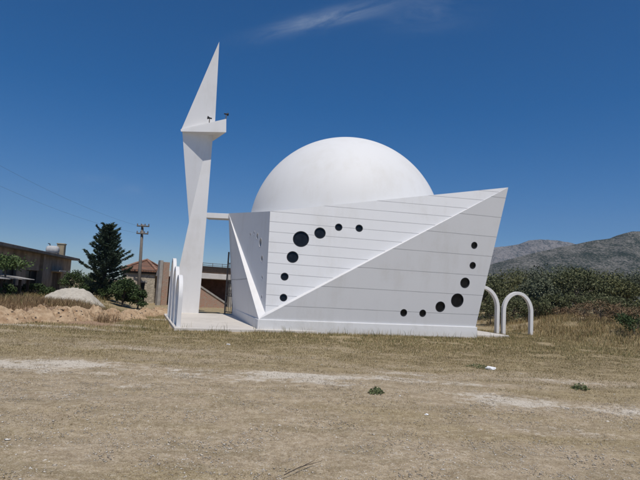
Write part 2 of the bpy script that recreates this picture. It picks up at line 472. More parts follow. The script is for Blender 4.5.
# ------------------------------------------------------------------ mountains and haze
def mountain(name, prof, Yr, Yfoot, Yback, mat, rough, seed, x_ext):
    """prof: (px, py) sightings of the skyline, turned into a ridge at distance Yr; slopes run forward and back"""
    pts = [P(px, py, Yr) for px, py in prof]
    xs = np.array([p.x for p in pts]); zs = np.array([p.z for p in pts])
    X = np.linspace(x_ext[0], x_ext[1], 420)
    ridge = np.interp(X, xs, zs)
    S = np.concatenate([np.linspace(0, 1, 110), np.linspace(1, 1.4, 20)[1:]])
    rows = []
    for s in S:
        Y = Yfoot + (Yr - Yfoot) * s if s <= 1 else Yr + (Yback - Yr) * (s - 1) / 0.4
        sh = s ** 1.25 if s <= 1 else max(0.0, 1 - ((s - 1) / 0.4) ** 1.5)
        xx = X * (Y / Yr) if s <= 1 else X
        nfac = math.sin(min(s, 1) * math.pi) * 0.9 + 0.06
        gul = (fbm(xx / 70, np.full_like(xx, Y / 380), seed, 5) - 0.5)
        rid = 0.5 - np.abs(fbm(xx / 120 + 7, np.full_like(xx, Y / 620), seed + 9, 5) - 0.5) * 2
        zz = ridge * sh + ridge * rough * nfac * (gul * 1.0 + rid * 0.6)
        zz = zz + (0.5 - np.abs(fbm(xx / 34 + 3, np.full_like(xx, Y / 170), seed + 21, 4) - 0.5) * 2) * ridge * rough * 0.22 * nfac
        zz = zz + (fbm(xx / 9, np.full_like(xx, Y / 9), seed + 3, 3) - 0.5) * (0.012 * ridge) * (1 if s < 1.2 else 0)
        rows.append(np.stack([xx, np.full_like(xx, Y), np.maximum(zz, -4)], 1))
    V = np.concatenate(rows); nx = len(X); ny = len(rows)
    ii = (np.arange(ny - 1)[:, None] * nx + np.arange(nx - 1)[None]).ravel()
    F = np.stack([ii, ii + 1, ii + nx + 1, ii + nx], 1)
    o = mesh_np(name, V, F, mat, smooth=True); tag(o, kind='structure')
    return o
def rock_mat(name, scale, green, rock, bias):
    m, nt, b = new_mat(name); t = NT(nt)
    v = t.pos(scale=(1, 0.35, 1.0))
    a, c = t.noise(scale, 7, 0.65, v), t.noise(scale * 6, 7, 0.75, v)
    vo = t.n('ShaderNodeTexVoronoi'); vo.inputs['Scale'].default_value = scale * 16; t.l(v, vo.inputs['Vector'])
    scrub = t.math('ADD', t.math('MULTIPLY', a, 0.55), t.math('ADD', t.math('MULTIPLY', c, 0.35), t.math('MULTIPLY', vo.outputs['Distance'], 0.25)))
    col = t.ramp(scrub, [(bias - 0.08, green), (bias, tuple((x + y) / 2.2 for x, y in zip(green, rock))), (bias + 0.10, rock)])
    t.l(col, b.inputs['Base Color']); b.inputs['Roughness'].default_value = 1.0; b.inputs['Specular IOR Level'].default_value = 0.0
    t.bump(c, 0.8, 3.0, b)
    return m
M['far_rock'] = rock_mat('far_mountain_rock', 0.014, (0.036, 0.048, 0.045), (0.23, 0.21, 0.195), 0.55)
M['near_rock'] = rock_mat('scrub_hillside', 0.035, (0.026, 0.036, 0.025), (0.20, 0.188, 0.165), 0.585)
mountain('mountain', [(250, 300), (330, 275), (400, 262), (470, 252), (495, 247.5), (508, 246), (520, 244), (529, 240.5), (540, 239.5), (557, 240.5), (573, 243.5), (600, 250), (660, 262), (760, 285)],
         1900, 1350, 2400, M['far_rock'], 0.24, 5, (-300, 1900))
mountain('hill', [(300, 310), (420, 292), (470, 272), (500, 262), (535, 253), (564, 246.5), (580, 243.5), (595, 240.5), (614, 238), (623, 233.5), (632, 231.5), (648, 231), (680, 222), (740, 220), (820, 228)],
         820, 520, 1150, M['near_rock'], 0.24, 17, (-60, 860))

# ------------------------------------------------------------------ the mosque
mosque = empty('mosque', BW(4.4, 4.4, 0))
tag(mosque, 'white faceted mosque with a big smooth dome and round dark windows', 'mosque')
def wp(px, py, u=None, w=None):
    """point on a vertical plane of the mosque's frame (u or w fixed) in a sighted direction"""
    if w is not None: return on_plane(px, py, BW(0, w), W)
    return on_plane(px, py, BW(u, 0), U)
C1 = wp(258.8, 319.3, w=0.0)
D1 = wp(475.6, 327.0, w=0.0)
B = wp(508.3, 187.4, w=-0.80)
C2 = wp(265.2, 313.0, w=0.30)
A = wp(270.2, 211.3, w=0.80)
E = on_plane(228.6, 213.3, BW(0, 8.9), W)
F1 = BW(0.0, 8.9, C1.z)
H = BW(9.9, 10.0, 4.5)
G1 = BW(8.9, 9.0, D1.z)

def facet(tri, vfun, circles, mb_uv, inward):
    """triangle with round holes; returns (bm, [(centre, normal, radius)])"""
    pass
facet_bm = bmesh.new()
uvl = facet_bm.loops.layers.uv.new('UVMap')
win_specs = []
def add_facet(poly, vvals, panel_h, holes, centre_hint, deep=False):
    """one wall facet: polygon, the joint number at its first three corners, the panel height in metres, round openings"""
    p0, p1, p2 = poly[0], poly[1], poly[2]
    nrm = (p1 - p0).cross(p2 - p0).normalized()
    if nrm.dot(centre_hint - p0) > 0: nrm = -nrm          # pointing out
    e1 = (p1 - p0).normalized(); e2 = nrm.cross(e1)
    Mx = Matrix(((*(p1 - p0), ), (*(p2 - p0), ), (*nrm, )))
    inv = Mx.transposed().inverted()
    loc = bmesh.new()
    def ring(pts):
        vs = [loc.verts.new(p) for p in pts]
        return [loc.edges.new((vs[i], vs[(i + 1) % len(vs)])) for i in range(len(vs))]
    edges = ring(poly)
    for (c, r) in holes:
        c = c - nrm * nrm.dot(c - p0)
        pts = [c + (e1 * math.cos(a) + e2 * math.sin(a)) * r for a in [2 * math.pi * k / 40 for k in range(40)]]
        edges += ring(pts)
        win_specs.append((c, nrm, r, e1, e2, deep))
    bmesh.ops.triangle_fill(loc, use_beauty=True, use_dissolve=False, edges=edges, normal=nrm)
    for f in loc.faces:
        vs = [facet_bm.verts.new(x.co) for x in f.verts]
        nf = facet_bm.faces.new(vs)
        nf.normal_update()
        if nf.normal.dot(nrm) < 0: nf.normal_flip()
        for l in nf.loops:
            k = inv @ (l.vert.co - p0)
            l[uvl].uv = (panel_h, vvals[0] + k.x * (vvals[1] - vvals[0]) + k.y * (vvals[2] - vvals[0]))
    loc.free()
CEN = BW(4.5, 4.5, 2.5)
def vu(px, py): return (py - 0.072 * (px - 270) - 211.4) / 10.5
def pl(poly):
    p0, p1, p2 = poly[:3]
    return p0, (p1 - p0).cross(p2 - p0).normalized()
# upper front facet: fine joints, seven round windows
up = [C2, B, A]; p0, n0 = pl(up)
hs = []
for (px, py, r) in [(301, 239, 8.0), (320, 233, 5.6), (338.7, 227.2, 3.6), (359.2, 228.2, 3.6), (292.6, 257, 5.7), (284.6, 276.6, 3.7), (283.5, 297.6, 3.5)]:
    hs.append((on_plane(px, py, p0, n0), r * 19.6 / 520))
add_facet(up, [9.71, -4.59, 0.0], 0.40, hs, CEN)
# lower front facet: wide joints, seven round windows
lo = [C1, D1, B]; p0, n0 = pl(lo)
hs = []
for (px, py, r) in [(474.3, 245.3, 3.3), (472.7, 265.4, 3.3), (465, 282.8, 5.1), (457.3, 300.3, 6.8), (440.3, 306.7, 5.1), (422.7, 313.2, 3.4), (403.7, 312.7, 3.4)]:
    hs.append((on_plane(px, py, p0, n0), r * 20.6 / 520))
def zj(p): return (p.z - D1.z) / 0.795 - 0.62
add_facet(lo, [zj(C1) - 0.03, zj(D1), zj(B)], 0.795, hs, CEN)
# the left side: upper and lower facets
ls = [E, C2, A]; p0, n0 = pl(ls)
hs = []
for (px, py, r) in [(250.3, 234.5, 3.6), (254.2, 233, 3.6), (257.3, 236.2, 5.6), (260.4, 242.5, 8.0), (261.9, 258.5, 5.6), (262.2, 277.5, 3.6), (261.6, 297, 3.5)]:
    hs.append((on_plane(px, py, p0, n0), r * 19.8 / 520))
hs = [(c_, r_ * 0.62) for c_, r_ in hs]
add_facet(ls, [0.42, 0.42, 0.42], 0.42, hs, CEN, True)
add_facet([F1, C1, E], [(F1.z - 1.9) / 5, (C1.z - 1.9) / 5, (E.z - 1.9) / 5], 2.5, [], CEN)
# right and back
add_facet([D1, G1, H], [zj(D1), zj(G1), zj(H)], 0.795, [], CEN)
add_facet([D1, H, B], [zj(D1), zj(H), zj(B)], 0.795, [], CEN)
add_facet([G1, F1, E], [zj(G1), zj(F1), zj(E)], 0.795, [], CEN)
add_facet([G1, E, H], [zj(G1), zj(E), zj(H)], 0.795, [], CEN)
me = bpy.data.meshes.new('wall'); facet_bm.to_mesh(me); facet_bm.free()
link('wall', me, M['panel'], mosque)
# the smooth sloping ledges between upper and lower facets
mb = MB()
mb.add([C1, B, C2], [(0, 1, 2)]); mb.add([E, C1, C2], [(0, 1, 2)])
me = bpy.data.meshes.new('ledge'); me.from_pydata(mb.v, [], mb.f); link('ledge', me, M['white'], mosque)
# roof, a hand below the parapet edge
mb = MB()
dz = Vector((0, 0, -0.06))
def inn(p): return p + (CEN - p) * 0.004 + dz
mb.add([inn(A), inn(E), inn(H), inn(B)], [(0, 1, 2), (0, 2, 3)])
me = bpy.data.meshes.new('roof'); me.from_pydata(mb.v, [], mb.f); link('roof', me, M['white'], mosque)
# plinth, a little proud of the wall
q = 0.05
mb = MB()
top = C1.z
mb.add([BW(-.005, -q, -0.25), BW(8.9 + q, -q, -0.25), BW(8.9 + q, 9.0 + q, -0.25), BW(-.005, 8.95 + q, -0.25),
        BW(-.005, -q, C1.z), BW(8.9 + q, -q, D1.z), BW(8.9 + q, 9.0 + q, D1.z), BW(-.005, 8.95 + q, C1.z)],
       [(0, 3, 2, 1), (4, 5, 6, 7), (0, 1, 5, 4), (1, 2, 6, 5), (2, 3, 7, 6), (3, 0, 4, 7)])
mb.build('plinth', M['plinth'], mosque, bevel=0.012)
# windows: reveal and dark pane set back in the wall
for (c, n, r, e1, e2, deep) in win_specs:
    K = 40
    mb = MB(); rr = r - 0.0
    ring = lambda rad, d: [c + (e1 * math.cos(2 * math.pi * k / K) + e2 * math.sin(2 * math.pi * k / K)) * rad - n * d for k in range(K)]
    # a thin metal frame, lip 4 mm proud, body running back into the wall
    dp = 0.80 * r if deep else 0.075
    prof = [(rr + 0.010, -0.004), (rr - 0.015, -0.004), (rr - 0.015, dp), (rr - 0.003, dp), (rr - 0.003, 0.002), (rr + 0.010, 0.002)]
    vs = []
    for rad, d in prof: vs += ring(rad, d)
    L = len(prof)
    fs = [(i * K + k, i * K + (k + 1) % K, ((i + 1) % L) * K + (k + 1) % K, ((i + 1) % L) * K + k) for i in range(L) for k in range(K)]
    mb.add(vs, fs)
    f = mb.build('window', M['grey_reveal'] if deep else M['reveal'], mosque)
    mp = MB(); mp.add(ring(rr - 0.012, 0.74 * r if deep else 0.045), [tuple(range(K))])
    mp.build('pane', M['glass'], f)
# dome
DC = P(344.5, 233.8, C0.y + 6.05); DR = 4.60
S, T_ = 96, 40
vs, fs = [], []
for j in range(T_):
    a = R(-6) + (R(90) - R(-6)) * j / T_
    for i in range(S):
        f_ = 2 * math.pi * i / S
        vs.append((DC.x + DR * math.cos(a) * math.cos(f_), DC.y + DR * math.cos(a) * math.sin(f_), DC.z + DR * math.sin(a)))
vs.append((DC.x, DC.y, DC.z + DR))
for j in range(T_ - 1):
    for i in range(S):
        fs.append((j * S + i, j * S + (i + 1) % S, (j + 1) * S + (i + 1) % S, (j + 1) * S + i))
for i in range(S): fs.append(((T_ - 1) * S + i, (T_ - 1) * S + (i + 1) % S, T_ * S))
MB().add(vs, fs).build('dome', M['dome'], mosque, smooth=True)

# ------------------------------------------------------------------ the minaret
mz = 0.09
md = GZ(190, 313.2, mz).y
minaret = empty('minaret', GZ(188, 313.2, mz))
tag(minaret, 'tall folded white minaret with a pointed spire and a sharp cornered balcony', 'minaret')
def mp_(px, py, dd): return P(px, py, md + dd)
l0 = mp_(169.5, 313, -0.2); r0 = mp_(198.5, 313.5, 0.35); l0.z = r0.z = mz; b0 = mp_(188, 308, 1.9); b0.z = mz
rt = mp_(209.6, 131.5, 0.40)
sn_ = (r0 - l0).cross(rt - l0).normalized()
w_, wr, tr = on_plane(189, 222, l0, sn_), on_plane(206.2, 222, l0, sn_), on_plane(213.2, 131.5, l0, sn_)
tl = mp_(182.3, 131.5, -0.75)
tb, wb = mp_(205, 133, 1.9), mp_(196, 222, 1.7)
mb = MB()
mb.add([l0, r0, b0, w_, wr, wb, tl, rt, tr, tb],
       [(0, 1, 4, 8, 7, 3), (3, 7, 6), (1, 2, 5, 4), (4, 5, 9, 8), (2, 0, 3, 5), (5, 3, 6, 9), (6, 7, 8, 9), (0, 2, 1)])
mb.build('shaft', M['white'], minaret)
# spire
mb = MB()
mb.add([mp_(181.2, 129.8, -0.88), mp_(214.6, 131, 0.40), mp_(208, 131, 1.5), mp_(219.3, 41.5, 0.45)], [(0, 1, 3), (1, 2, 3), (2, 0, 3), (0, 2, 1)])
mb.build('spire', M['white'], minaret)
# balcony: a wedge with its sharp end on the left, deeper on the right
mb = MB()
Lt, Lb = mp_(180.7, 129.2, -0.95), mp_(180.9, 131.4, -0.95)
Ft, Fb = mp_(226.3, 118.8, 0.10), mp_(226.2, 132.2, 0.10)
Bb = GZ(213.2, 140.9, Fb.z); Kb = GZ(197, 137.5, Fb.z)
up_h = Vector((0, 0, Ft.z - Fb.z))
Bt = Bb + up_h * 0.9; Kt = Kb + up_h * 0.3
mb.add([Lb, Fb, Bb, Kb, Lt, Ft, Bt, Kt], [(0, 1, 5, 4), (1, 2, 6, 5), (2, 3, 7, 6), (3, 0, 4, 7), (4, 5, 6, 7), (0, 3, 2, 1)])
mb.build('balcony', M['white'], minaret)
# tie beam to the mosque
a0, a1 = mp_(205.8, 212.6, 0.55), E + (E - mp_(205.8, 212.6, 0.55)).normalized() * 0.12
mb = MB()
dw, hgt = Vector((0, 0.75, 0)), Vector((0, 0, -0.27))
mb.prism([a0, a1 + Vector((0, -.02, -.02)), a1 + Vector((0, -.02, -.02)) + hgt, a0 + hgt], dw)
mb.build('beam', M['white'], minaret, bevel=0.01)

# loudspeakers on the balcony
def loudspeaker(loc, aim, label):
    o = empty('loudspeaker', loc)
    tag(o, label, 'loudspeaker', 'horn loudspeakers of the minaret')
    aim = Vector(aim).normalized()
    up_ = Vector((0, 0, 1)); c = Vector(loc) + up_ * 0.30
    MB().bar(Vector(loc) + Vector((0, 0, -0.12)), c, 0.025, 8).build('bracket', M['iron'], o)
    prof = [(-0.10, 0.035), (-0.03, 0.04), (0.0, 0.03), (0.06, 0.05), (0.10, 0.078), (0.12, 0.09)]
    mb = MB(); mb.tube([c + aim * (d - 0.02) for d, r in prof], [r for d, r in prof], 16)
    mb.build('horn', M['black'], o, smooth=True)
    return o
loudspeaker(mp_(209.2, 123.6, -0.28), (-0.8, -0.6, 0), 'black horn loudspeaker at the middle of the balcony edge, against the white spire')
loudspeaker(mp_(225.9, 119.6, 0.14), (0.7, 0.6, 0.1), 'black horn loudspeaker on the outer right corner of the balcony, against the sky')

# ------------------------------------------------------------------ pointed arches
def arch(name, a, b, h, t_in, t_out, label, group):
    """a pointed arch standing on a and b; bar t_in across its plane's normal, t_out in its plane"""
    a, b = Vector(a), Vector(b)
    o = empty(name, (a + b) / 2); tag(o, label, 'arch', group)
    x = (b - a).normalized(); wd = (b - a).length; n = Vector((-x.y, x.x, 0))
    hs_ = h * 0.53                               # springing height
    rise = h - hs_
    # each side: an arc meeting the other in a blunt point
    def side(off):
        half = wd / 2 - off; rs = rise - off
        # a tall round head, very slightly drawn up at the crown
        pts = [(half, -hs_)]
        for k in range(21):
            a_ = math.pi / 2 * k / 20
            pts.append((half * math.cos(a_) ** 1.04, rs * math.sin(a_)))
        return pts
    so, si = side(0), side(t_out)
    outer = [(-px_, pz) for px_, pz in so] + [(px_, pz) for px_, pz in so[::-1][1:]]
    inner = [(-px_, pz) for px_, pz in si] + [(px_, pz) for px_, pz in si[::-1][1:]]
    mid_ = (a + b) / 2
    zb = min(a.z, b.z) - 0.1
    def w3(p, s): 
        z = mid_.z + hs_ + p[1]
        if p[1] <= -hs_ + 1e-6: z = zb
        q = mid_ + x * p[0] + n * (s * t_in / 2); return Vector((q.x, q.y, z))
    N = len(outer); vs = []
    for s in (-1, 1):
        vs += [w3(p, s) for p in outer] + [w3(p, s) for p in inner]
    fs = []
    for i in range(N - 1):
        fs.append((i, i + 1, N + i + 1, N + i)); fs.append((2 * N + i, 2 * N + i + 1, 3 * N + i + 1, 3 * N + i))
        fs.append((i, i + 1, 2 * N + i + 1, 2 * N + i)); fs.append((N + i, N + i + 1, 3 * N + i + 1, 3 * N + i))
    for i in (0, N - 1): fs.append((i, N + i, 3 * N + i, 2 * N + i))
    mb = MB(); mb.add(vs, fs)
    mb.build('arch_ring', M['white'], o, bevel=0.012)
    return o
gr = 'white round headed arches edging the paved platform'
ar0, ar1, ar2 = BW(9.35, 2.15, 0.05), BW(11.25, 2.05, 0.02), GZ(532.0, 335.6, 0.0)
a2 = GZ(501.8, 333.8, 0.02)
arch('round_arch', a2 + W * 0.02, ar2, 2.0, 0.22, 0.15, 'white round headed arch farthest right, standing whole in the grass', gr)
arch('round_arch', a2 - U * 1.95 + W * 0.22, a2 - U * 0.10 + W * 0.14, 2.2, 0.22, 0.15, 'taller white round headed arch half hidden behind the right corner of the mosque', gr)
AF, AR = GZ(178.2, 327.0, 0.09), GZ(168.6, 316.6, 0.09)
for (w0, w1, hgt_, lab) in [(0.0, 0.30, 1.80, 'shortest white round headed arch in the left row, nearest the grass'),
                            (0.34, 0.64, 2.15, 'middle white round headed arch in the left row beside the minaret'),
                            (0.68, 1.0, 2.55, 'tallest white round headed arch in the left row, farthest back beside the minaret')]:
    arch('round_arch', AF.lerp(AR, w0), AF.lerp(AR, w1), hgt_, 0.145, 0.17, lab, gr)

# ------------------------------------------------------------------ iron gate between minaret and mosque
ga, gb = P(225.6, 300, 27.6), P(236, 300, 27.2); ga.z = gb.z = 0.09
gate = empty('iron_gate', (ga + gb) / 2); tag(gate, 'narrow tall iron lattice gate between the minaret and the mosque wall', 'gate')
top_z = P(226, 263, 27.6).z
mb = MB(); zz = Vector((0, 0, 1))
mb.bar(ga, ga + zz * (top_z + 0.5), 0.045); mb.bar(gb, gb + zz * top_z, 0.035)
for h_ in (0.12, 0.95, 1.75, top_z - 0.1): mb.bar(ga + zz * h_, gb + zz * h_, 0.028)
mb.build('frame', M['iron'], gate)
mb = MB()
for k in range(1, 6):
    p = ga.lerp(gb, k / 6); mb.bar(p + zz * 0.12, p + zz * (top_z - 0.1), 0.013)
for k in range(5):
    p, q_ = ga.lerp(gb, k / 6), ga.lerp(gb, (k + 2) / 6)
    mb.bar(p + zz * 0.95, q_ + zz * 1.75, 0.011); mb.bar(q_ + zz * 0.95, p + zz * 1.75, 0.011)
mb.build('bars', M['iron'], gate)

# ------------------------------------------------------------------ background houses
def masonry(name, c1, c2, mortar, scale, w=0.5, h=0.25, msize=0.02, rubble=False):
    m, nt, b = new_mat(name); t = NT(nt)
    if rubble:
        v = t.pos(scale=(1, 1, 1.5))
        d = t.n('ShaderNodeTexVoronoi', feature='DISTANCE_TO_EDGE'); d.inputs['Scale'].default_value = scale; t.l(v, d.inputs['Vector'])
        cc = t.n('ShaderNodeTexVoronoi'); cc.inputs['Scale'].default_value = scale; t.l(v, cc.inputs['Vector'])
        s = t.n('ShaderNodeSeparateColor'); t.l(cc.outputs['Color'], s.inputs[0])
        col = t.mix(s.outputs[0], c1, c2)
        col = t.mix(t.math('LESS_THAN', d.outputs['Distance'], 0.05), col, mortar)
        hgt = d.outputs['Distance']
    else:
        g_ = t.n('ShaderNodeTexCoord'); sx = t.n('ShaderNodeSeparateXYZ'); t.l(g_.outputs['Object'], sx.inputs[0])
        cb = t.n('ShaderNodeCombineXYZ'); t.l(t.math('ADD', sx.outputs['X'], sx.outputs['Y']), cb.inputs[0]); t.l(sx.outputs['Z'], cb.inputs[1])
        br = t.n('ShaderNodeTexBrick'); br.inputs['Scale'].default_value = scale
        br.inputs['Brick Width'].default_value = w; br.inputs['Row Height'].default_value = h; br.inputs['Mortar Size'].default_value = msize
        br.inputs['Color1'].default_value = (*c1, 1); br.inputs['Color2'].default_value = (*c2, 1); br.inputs['Mortar'].default_value = (*mortar, 1)
        t.l(cb.outputs[0], br.inputs['Vector']); col = br.outputs['Color']; hgt = br.outputs['Fac']
    n = t.noise(1.2, 5, 0.6, t.pos())
    col = t.mix(t.math('MULTIPLY', n, 0.28), col, tuple(x * 0.55 for x in mortar))
    t.l(col, b.inputs['Base Color']); b.inputs['Roughness'].default_value = 0.95
    t.bump(hgt, 0.4, 0.03, b)
    return m
M['stone'] = masonry('rubble_stone', (0.58, 0.51, 0.40), (0.38, 0.33, 0.26), (0.32, 0.28, 0.225), 4.4, rubble=True)
M['brick'] = masonry('rough_brick', (0.42, 0.22, 0.15), (0.38, 0.28, 0.21), (0.38, 0.31, 0.245), 7.0, rubble=True)
M['tiles'] = masonry('clay_tiles', (0.30, 0.145, 0.085), (0.20, 0.105, 0.07), (0.12, 0.075, 0.055), 1.0, 0.22, 0.30, 0.03)
M['render'] = plain('weathered_render', (0.40, 0.325, 0.25), 0.95, 0.4, 1.6, 0.3, 12, c2=(0.17, 0.135, 0.105), stretch=(1, 1, 0.75))
M['concrete'] = plain('grey_concrete', (0.36, 0.34, 0.31), 0.9, 0.25, 2.0, 0.2)
M['old_concrete'] = plain('old_dark_concrete', (0.15, 0.135, 0.12), 0.95, 0.35, 1.5, 0.2)
M['pale_concrete'] = plain('pale_concrete', (0.62, 0.59, 0.55), 0.85, 0.12, 2.0)
M['dark_wood'] = plain('dark_door_wood', (0.06, 0.045, 0.036), 0.8, 0.3, 5, stretch=(4, 4, .5))
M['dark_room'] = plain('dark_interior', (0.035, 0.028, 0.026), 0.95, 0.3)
M['sheet'] = plain('galvanised_sheet', (0.34, 0.33, 0.32), 0.6, 0.3, 2.5, metal=0.2)
M['rust'] = plain('rusty_sheet', (0.23, 0.16, 0.11), 0.8, 0.3, 3)

# --- long flat-roofed house on the left: its long wall runs away from the viewer
h0 = P(-16, 270, 25.0); h1 = P(70.5, 270, 42.0)
h0.z = h1.z = 0
hd = (h1 - h0).normalized(); hn = Vector((hd.y, -hd.x, 0)); hL = (h1 - h0).length
if hn.x < 0: hn = -hn
house = empty('old_house', (h0 + h1) / 2); tag(house, 'long dark weathered house with a flat roof slab at the left edge', 'house')
MH = Matrix(((hd.x, hn.x, 0, h0.x), (hd.y, hn.y, 0, h0.y), (0, 0, 1, 0), (0, 0, 0, 1)))   # x along wall, y outward
MHi = MH.inverted()
def hp(px, py, out=0.0):
    q = on_plane(px, py, h0 + hn * out, hn); q = MHi @ q; return q.x, q.z
roof_z = P(72, 258.5, 42.5).z
wall_top = roof_z - 0.16
def wall_with_holes(s0, s1, z0, z1, holes, thick, M_, inset_y=0.0):
    """boxes butted round rectangular openings (openings must not overlap in s)"""
    mb = MB(); s = s0
    for (a, b_, c, d) in sorted(holes):
        if a > s: mb.box(s, a, inset_y - thick, inset_y, z0, z1, M_)
        if c > z0: mb.box(a, b_, inset_y - thick, inset_y, z0, c, M_)
        if d < z1: mb.box(a, b_, inset_y - thick, inset_y, d, z1, M_)
        s = b_
    if s < s1: mb.box(s, s1, inset_y - thick, inset_y, z0, z1, M_)
    return mb
dA, dB = hp(50.8, 290)[0], hp(59.2, 290)[0]
dT = hp(55, 272.5)[1]
w1a, w1b = hp(26.5, 270)[0], hp(39.5, 270)[0]; w1t, w1z = hp(33, 262)[1], hp(33, 281)[1]
p1a, p1b = hp(27, 290)[0], hp(39, 290)[0]
w2a, w2b = hp(2, 275)[0], hp(16, 275)[0]
holes = [(w2a, w2b, 0.9, 2.2), (w1a, w1b, 0.55, min(1.9, wall_top - 0.5)), (dA, dB, 0.0, dT)]
wall_with_holes(0, hL, -0.2, wall_top, holes, 0.3, MH).build('wall', M['render'], house)
mb = MB()   # end walls and rear, interior darkness
mb.box(0, 0.3, -6, -0.3, -0.2, wall_top, MH); mb.box(hL - 0.3, hL, -6, -0.3, -0.2, wall_top, MH); mb.box(0, hL, -6.3, -6, -0.2, wall_top, MH)
mb.build('wall', M['render'], house)
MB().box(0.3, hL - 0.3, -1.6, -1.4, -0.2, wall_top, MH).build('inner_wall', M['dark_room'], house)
MB().box(-0.5, hL + 0.45, -6.8, 0.55, wall_top + 0.002, roof_z + 0.02, MH).build('roof', M['old_concrete'], house, bevel=0.02)
mb = MB(); mb.box(dA + 0.03, dB - 0.03, -0.22, -0.16, 0.02, dT - 0.02, MH)
for k in range(1, 4): mb.box(dA + (dB - dA) * k / 4 - 0.02, dA + (dB - dA) * k / 4 + 0.02, -0.159, -0.145, 0.05, dT - 0.05, MH)
mb.build('door', M['dark_wood'], house)
MB().box(dA - 0.35, dB + 0.45, 0.002, 0.55, dT + 0.06, dT + 0.16, MH).build('door_canopy', M['concrete'], house, bevel=0.01)
for (a, b_, c, d) in holes[:2]:
    mb = MB()
    for (x0, x1, z0, z1) in ((a, b_, c, c + .06), (a, b_, d - .06, d), (a, a + .06, c + .061, d - .061), (b_ - .06, b_, c + .061, d - .061), ((a + b_) / 2 - .03, (a + b_) / 2 + .03, c + .061, d - .061)):
        mb.box(x0, x1, -0.2, -0.14, z0, z1, MH)
    f = mb.build('window', M['dark_wood'], house)
    MB().box(a + .06, b_ - .06, -0.185, -0.175, c + .06, d - .06, MH).build('pane', M['glass'], f)
mb = MB(); s_ = hp(40.5, 270)[0]; mb.box(s_ - 0.25, s_ + 0.25, 0.002, 0.2, -0.2, wall_top - 0.003, MH); mb.build('pilaster', M['render'], house)
# chimney and water tank on the roof
c_ = P(61.2, 250, 40.3)
mb = MB(); Mc = Matrix.Translation((c_.x, c_.y, roof_z)) @ Matrix.Rotation(math.atan2(hd.y, hd.x), 4, 'Z')
mb.box(-0.28, 0.28, -0.26, 0.26, 0.0, 0.95, Mc); mb.box(-0.32, 0.32, -0.30, 0.30, 0.951, 1.04, Mc)
mb.build('chimney', plain('chimney_render', (0.30, 0.25, 0.17), 0.9, 0.25, 2.5), house, bevel=0.02)
tk = P(52.5, 252, 37.0); tz = roof_z + 0.03
M['tank'] = plain('weathered_tank', (0.42, 0.42, 0.42), 0.7, 0.2, 3)
tank = empty('water_tank', (tk.x, tk.y, tz)); tag(tank, 'white round water tank lying on the flat roof beside the chimney', 'water tank')
ax = hn
prof = [(-0.42, 0.02), (-0.41, 0.18), (-0.36, 0.26), (-0.25, 0.30), (0.25, 0.30), (0.36, 0.26), (0.41, 0.18), (0.42, 0.02)]
tc_ = Vector((tk.x, tk.y, tz + 0.31))
MB().tube([tc_ + ax * d for d, r in prof], [r for d, r in prof], 20).build('tank_shell', M['tank'], tank, smooth=True)
mb = MB(); mb.box(-0.38, -0.30, -0.28, 0.28, 0.0, 0.12, Matrix.Translation((tk.x, tk.y, tz)) @ Matrix.Rotation(math.atan2(hn.y, hn.x), 4, 'Z'))
mb.build('cradle', M['iron'], tank); mb = MB()
mb.box(0.30, 0.38, -0.28, 0.28, 0.0, 0.12, Matrix.Translation((tk.x, tk.y, tz)) @ Matrix.Rotation(math.atan2(hn.y, hn.x), 4, 'Z'))
mb.build('cradle', M['iron'], tank)
MB().tube([tc_ + Vector((0, 0, 0.28)) - ax * 0.2, tc_ + Vector((0, 0, 0.42)) - ax * 0.22, tc_ + Vector((0, 0, 0.44)) - ax * 0.34], 0.035, 8).build('pipe', M['black'], tank)

# --- lean-to with sheet roofs in front of the house
l_a, l_b = P(-14, 276, 22.0), P(27.5, 277, 28.5)
ld = (l_b - l_a); ld.z = 0; lL = ld.length; ld.normalize(); ln_ = Vector((ld.y, -ld.x, 0))
if ln_.x < 0: ln_ = -ln_
lb = l_a.copy(); lb.z = hz(l_a.x, l_a.y)
lean = empty('lean_to', ((l_a.x + l_b.x) / 2, (l_a.y + l_b.y) / 2, hz((l_a.x + l_b.x) / 2, (l_a.y + l_b.y) / 2)))
tag(lean, 'low open lean-to with grey sheet roofing in front of the dark house', 'shed')
za, zb_ = P(0, 275.5, 24.2).z, P(27, 278.5, 28.5).z
ML = Matrix(((ld.x, ln_.x, 0, l_a.x), (ld.y, ln_.y, 0, l_a.y), (0, 0, 1, 0), (0, 0, 0, 1)))
for k in range(3):                                     # three overlapping corrugated sheets
    mb = MB(); s0, s1 = lL * k / 3 - 0.05, lL * (k + 1) / 3 + 0.05
    n_ = 24; vs = []; fs = []
    for i in range(n_ + 1):
        s = s0 + (s1 - s0) * i / n_; zc = za + (zb_ - za) * s / lL + 0.03 * k + 0.015 * math.cos(i * math.pi)
        for yy, dz_ in ((0.35, -0.12), (-1.6, 0.16)):
            vs += [ML @ Vector((s, yy, zc + dz_)), ML @ Vector((s, yy, zc + dz_ + 0.012))]
    for i in range(n_):
        q4 = i * 4
        fs += [(q4 + 1, q4 + 5, q4 + 7, q4 + 3), (q4, q4 + 2, q4 + 6, q4 + 4), (q4, q4 + 4, q4 + 5, q4 + 1), (q4 + 2, q4 + 3, q4 + 7, q4 + 6)]
    fs += [(0, 1, 3, 2), (n_ * 4, n_ * 4 + 2, n_ * 4 + 3, n_ * 4 + 1)]
    mb.add(vs, fs); mb.build('roof_sheet', M['sheet'] if k != 1 else plain('dull_sheet', (0.25, 0.235, 0.22), .7, .3), lean)
for k in range(5):
    s = lL * (k + 0.15) / 4.3; p = ML @ Vector((s, 0.1, 0)); zg = hz(p.x, p.y) - 0.2
    MB().box(s - 0.06, s + 0.06, 0.04, 0.16, zg, za + (zb_ - za) * s / lL - 0.09, ML).build('post', M['dark_wood'], lean)
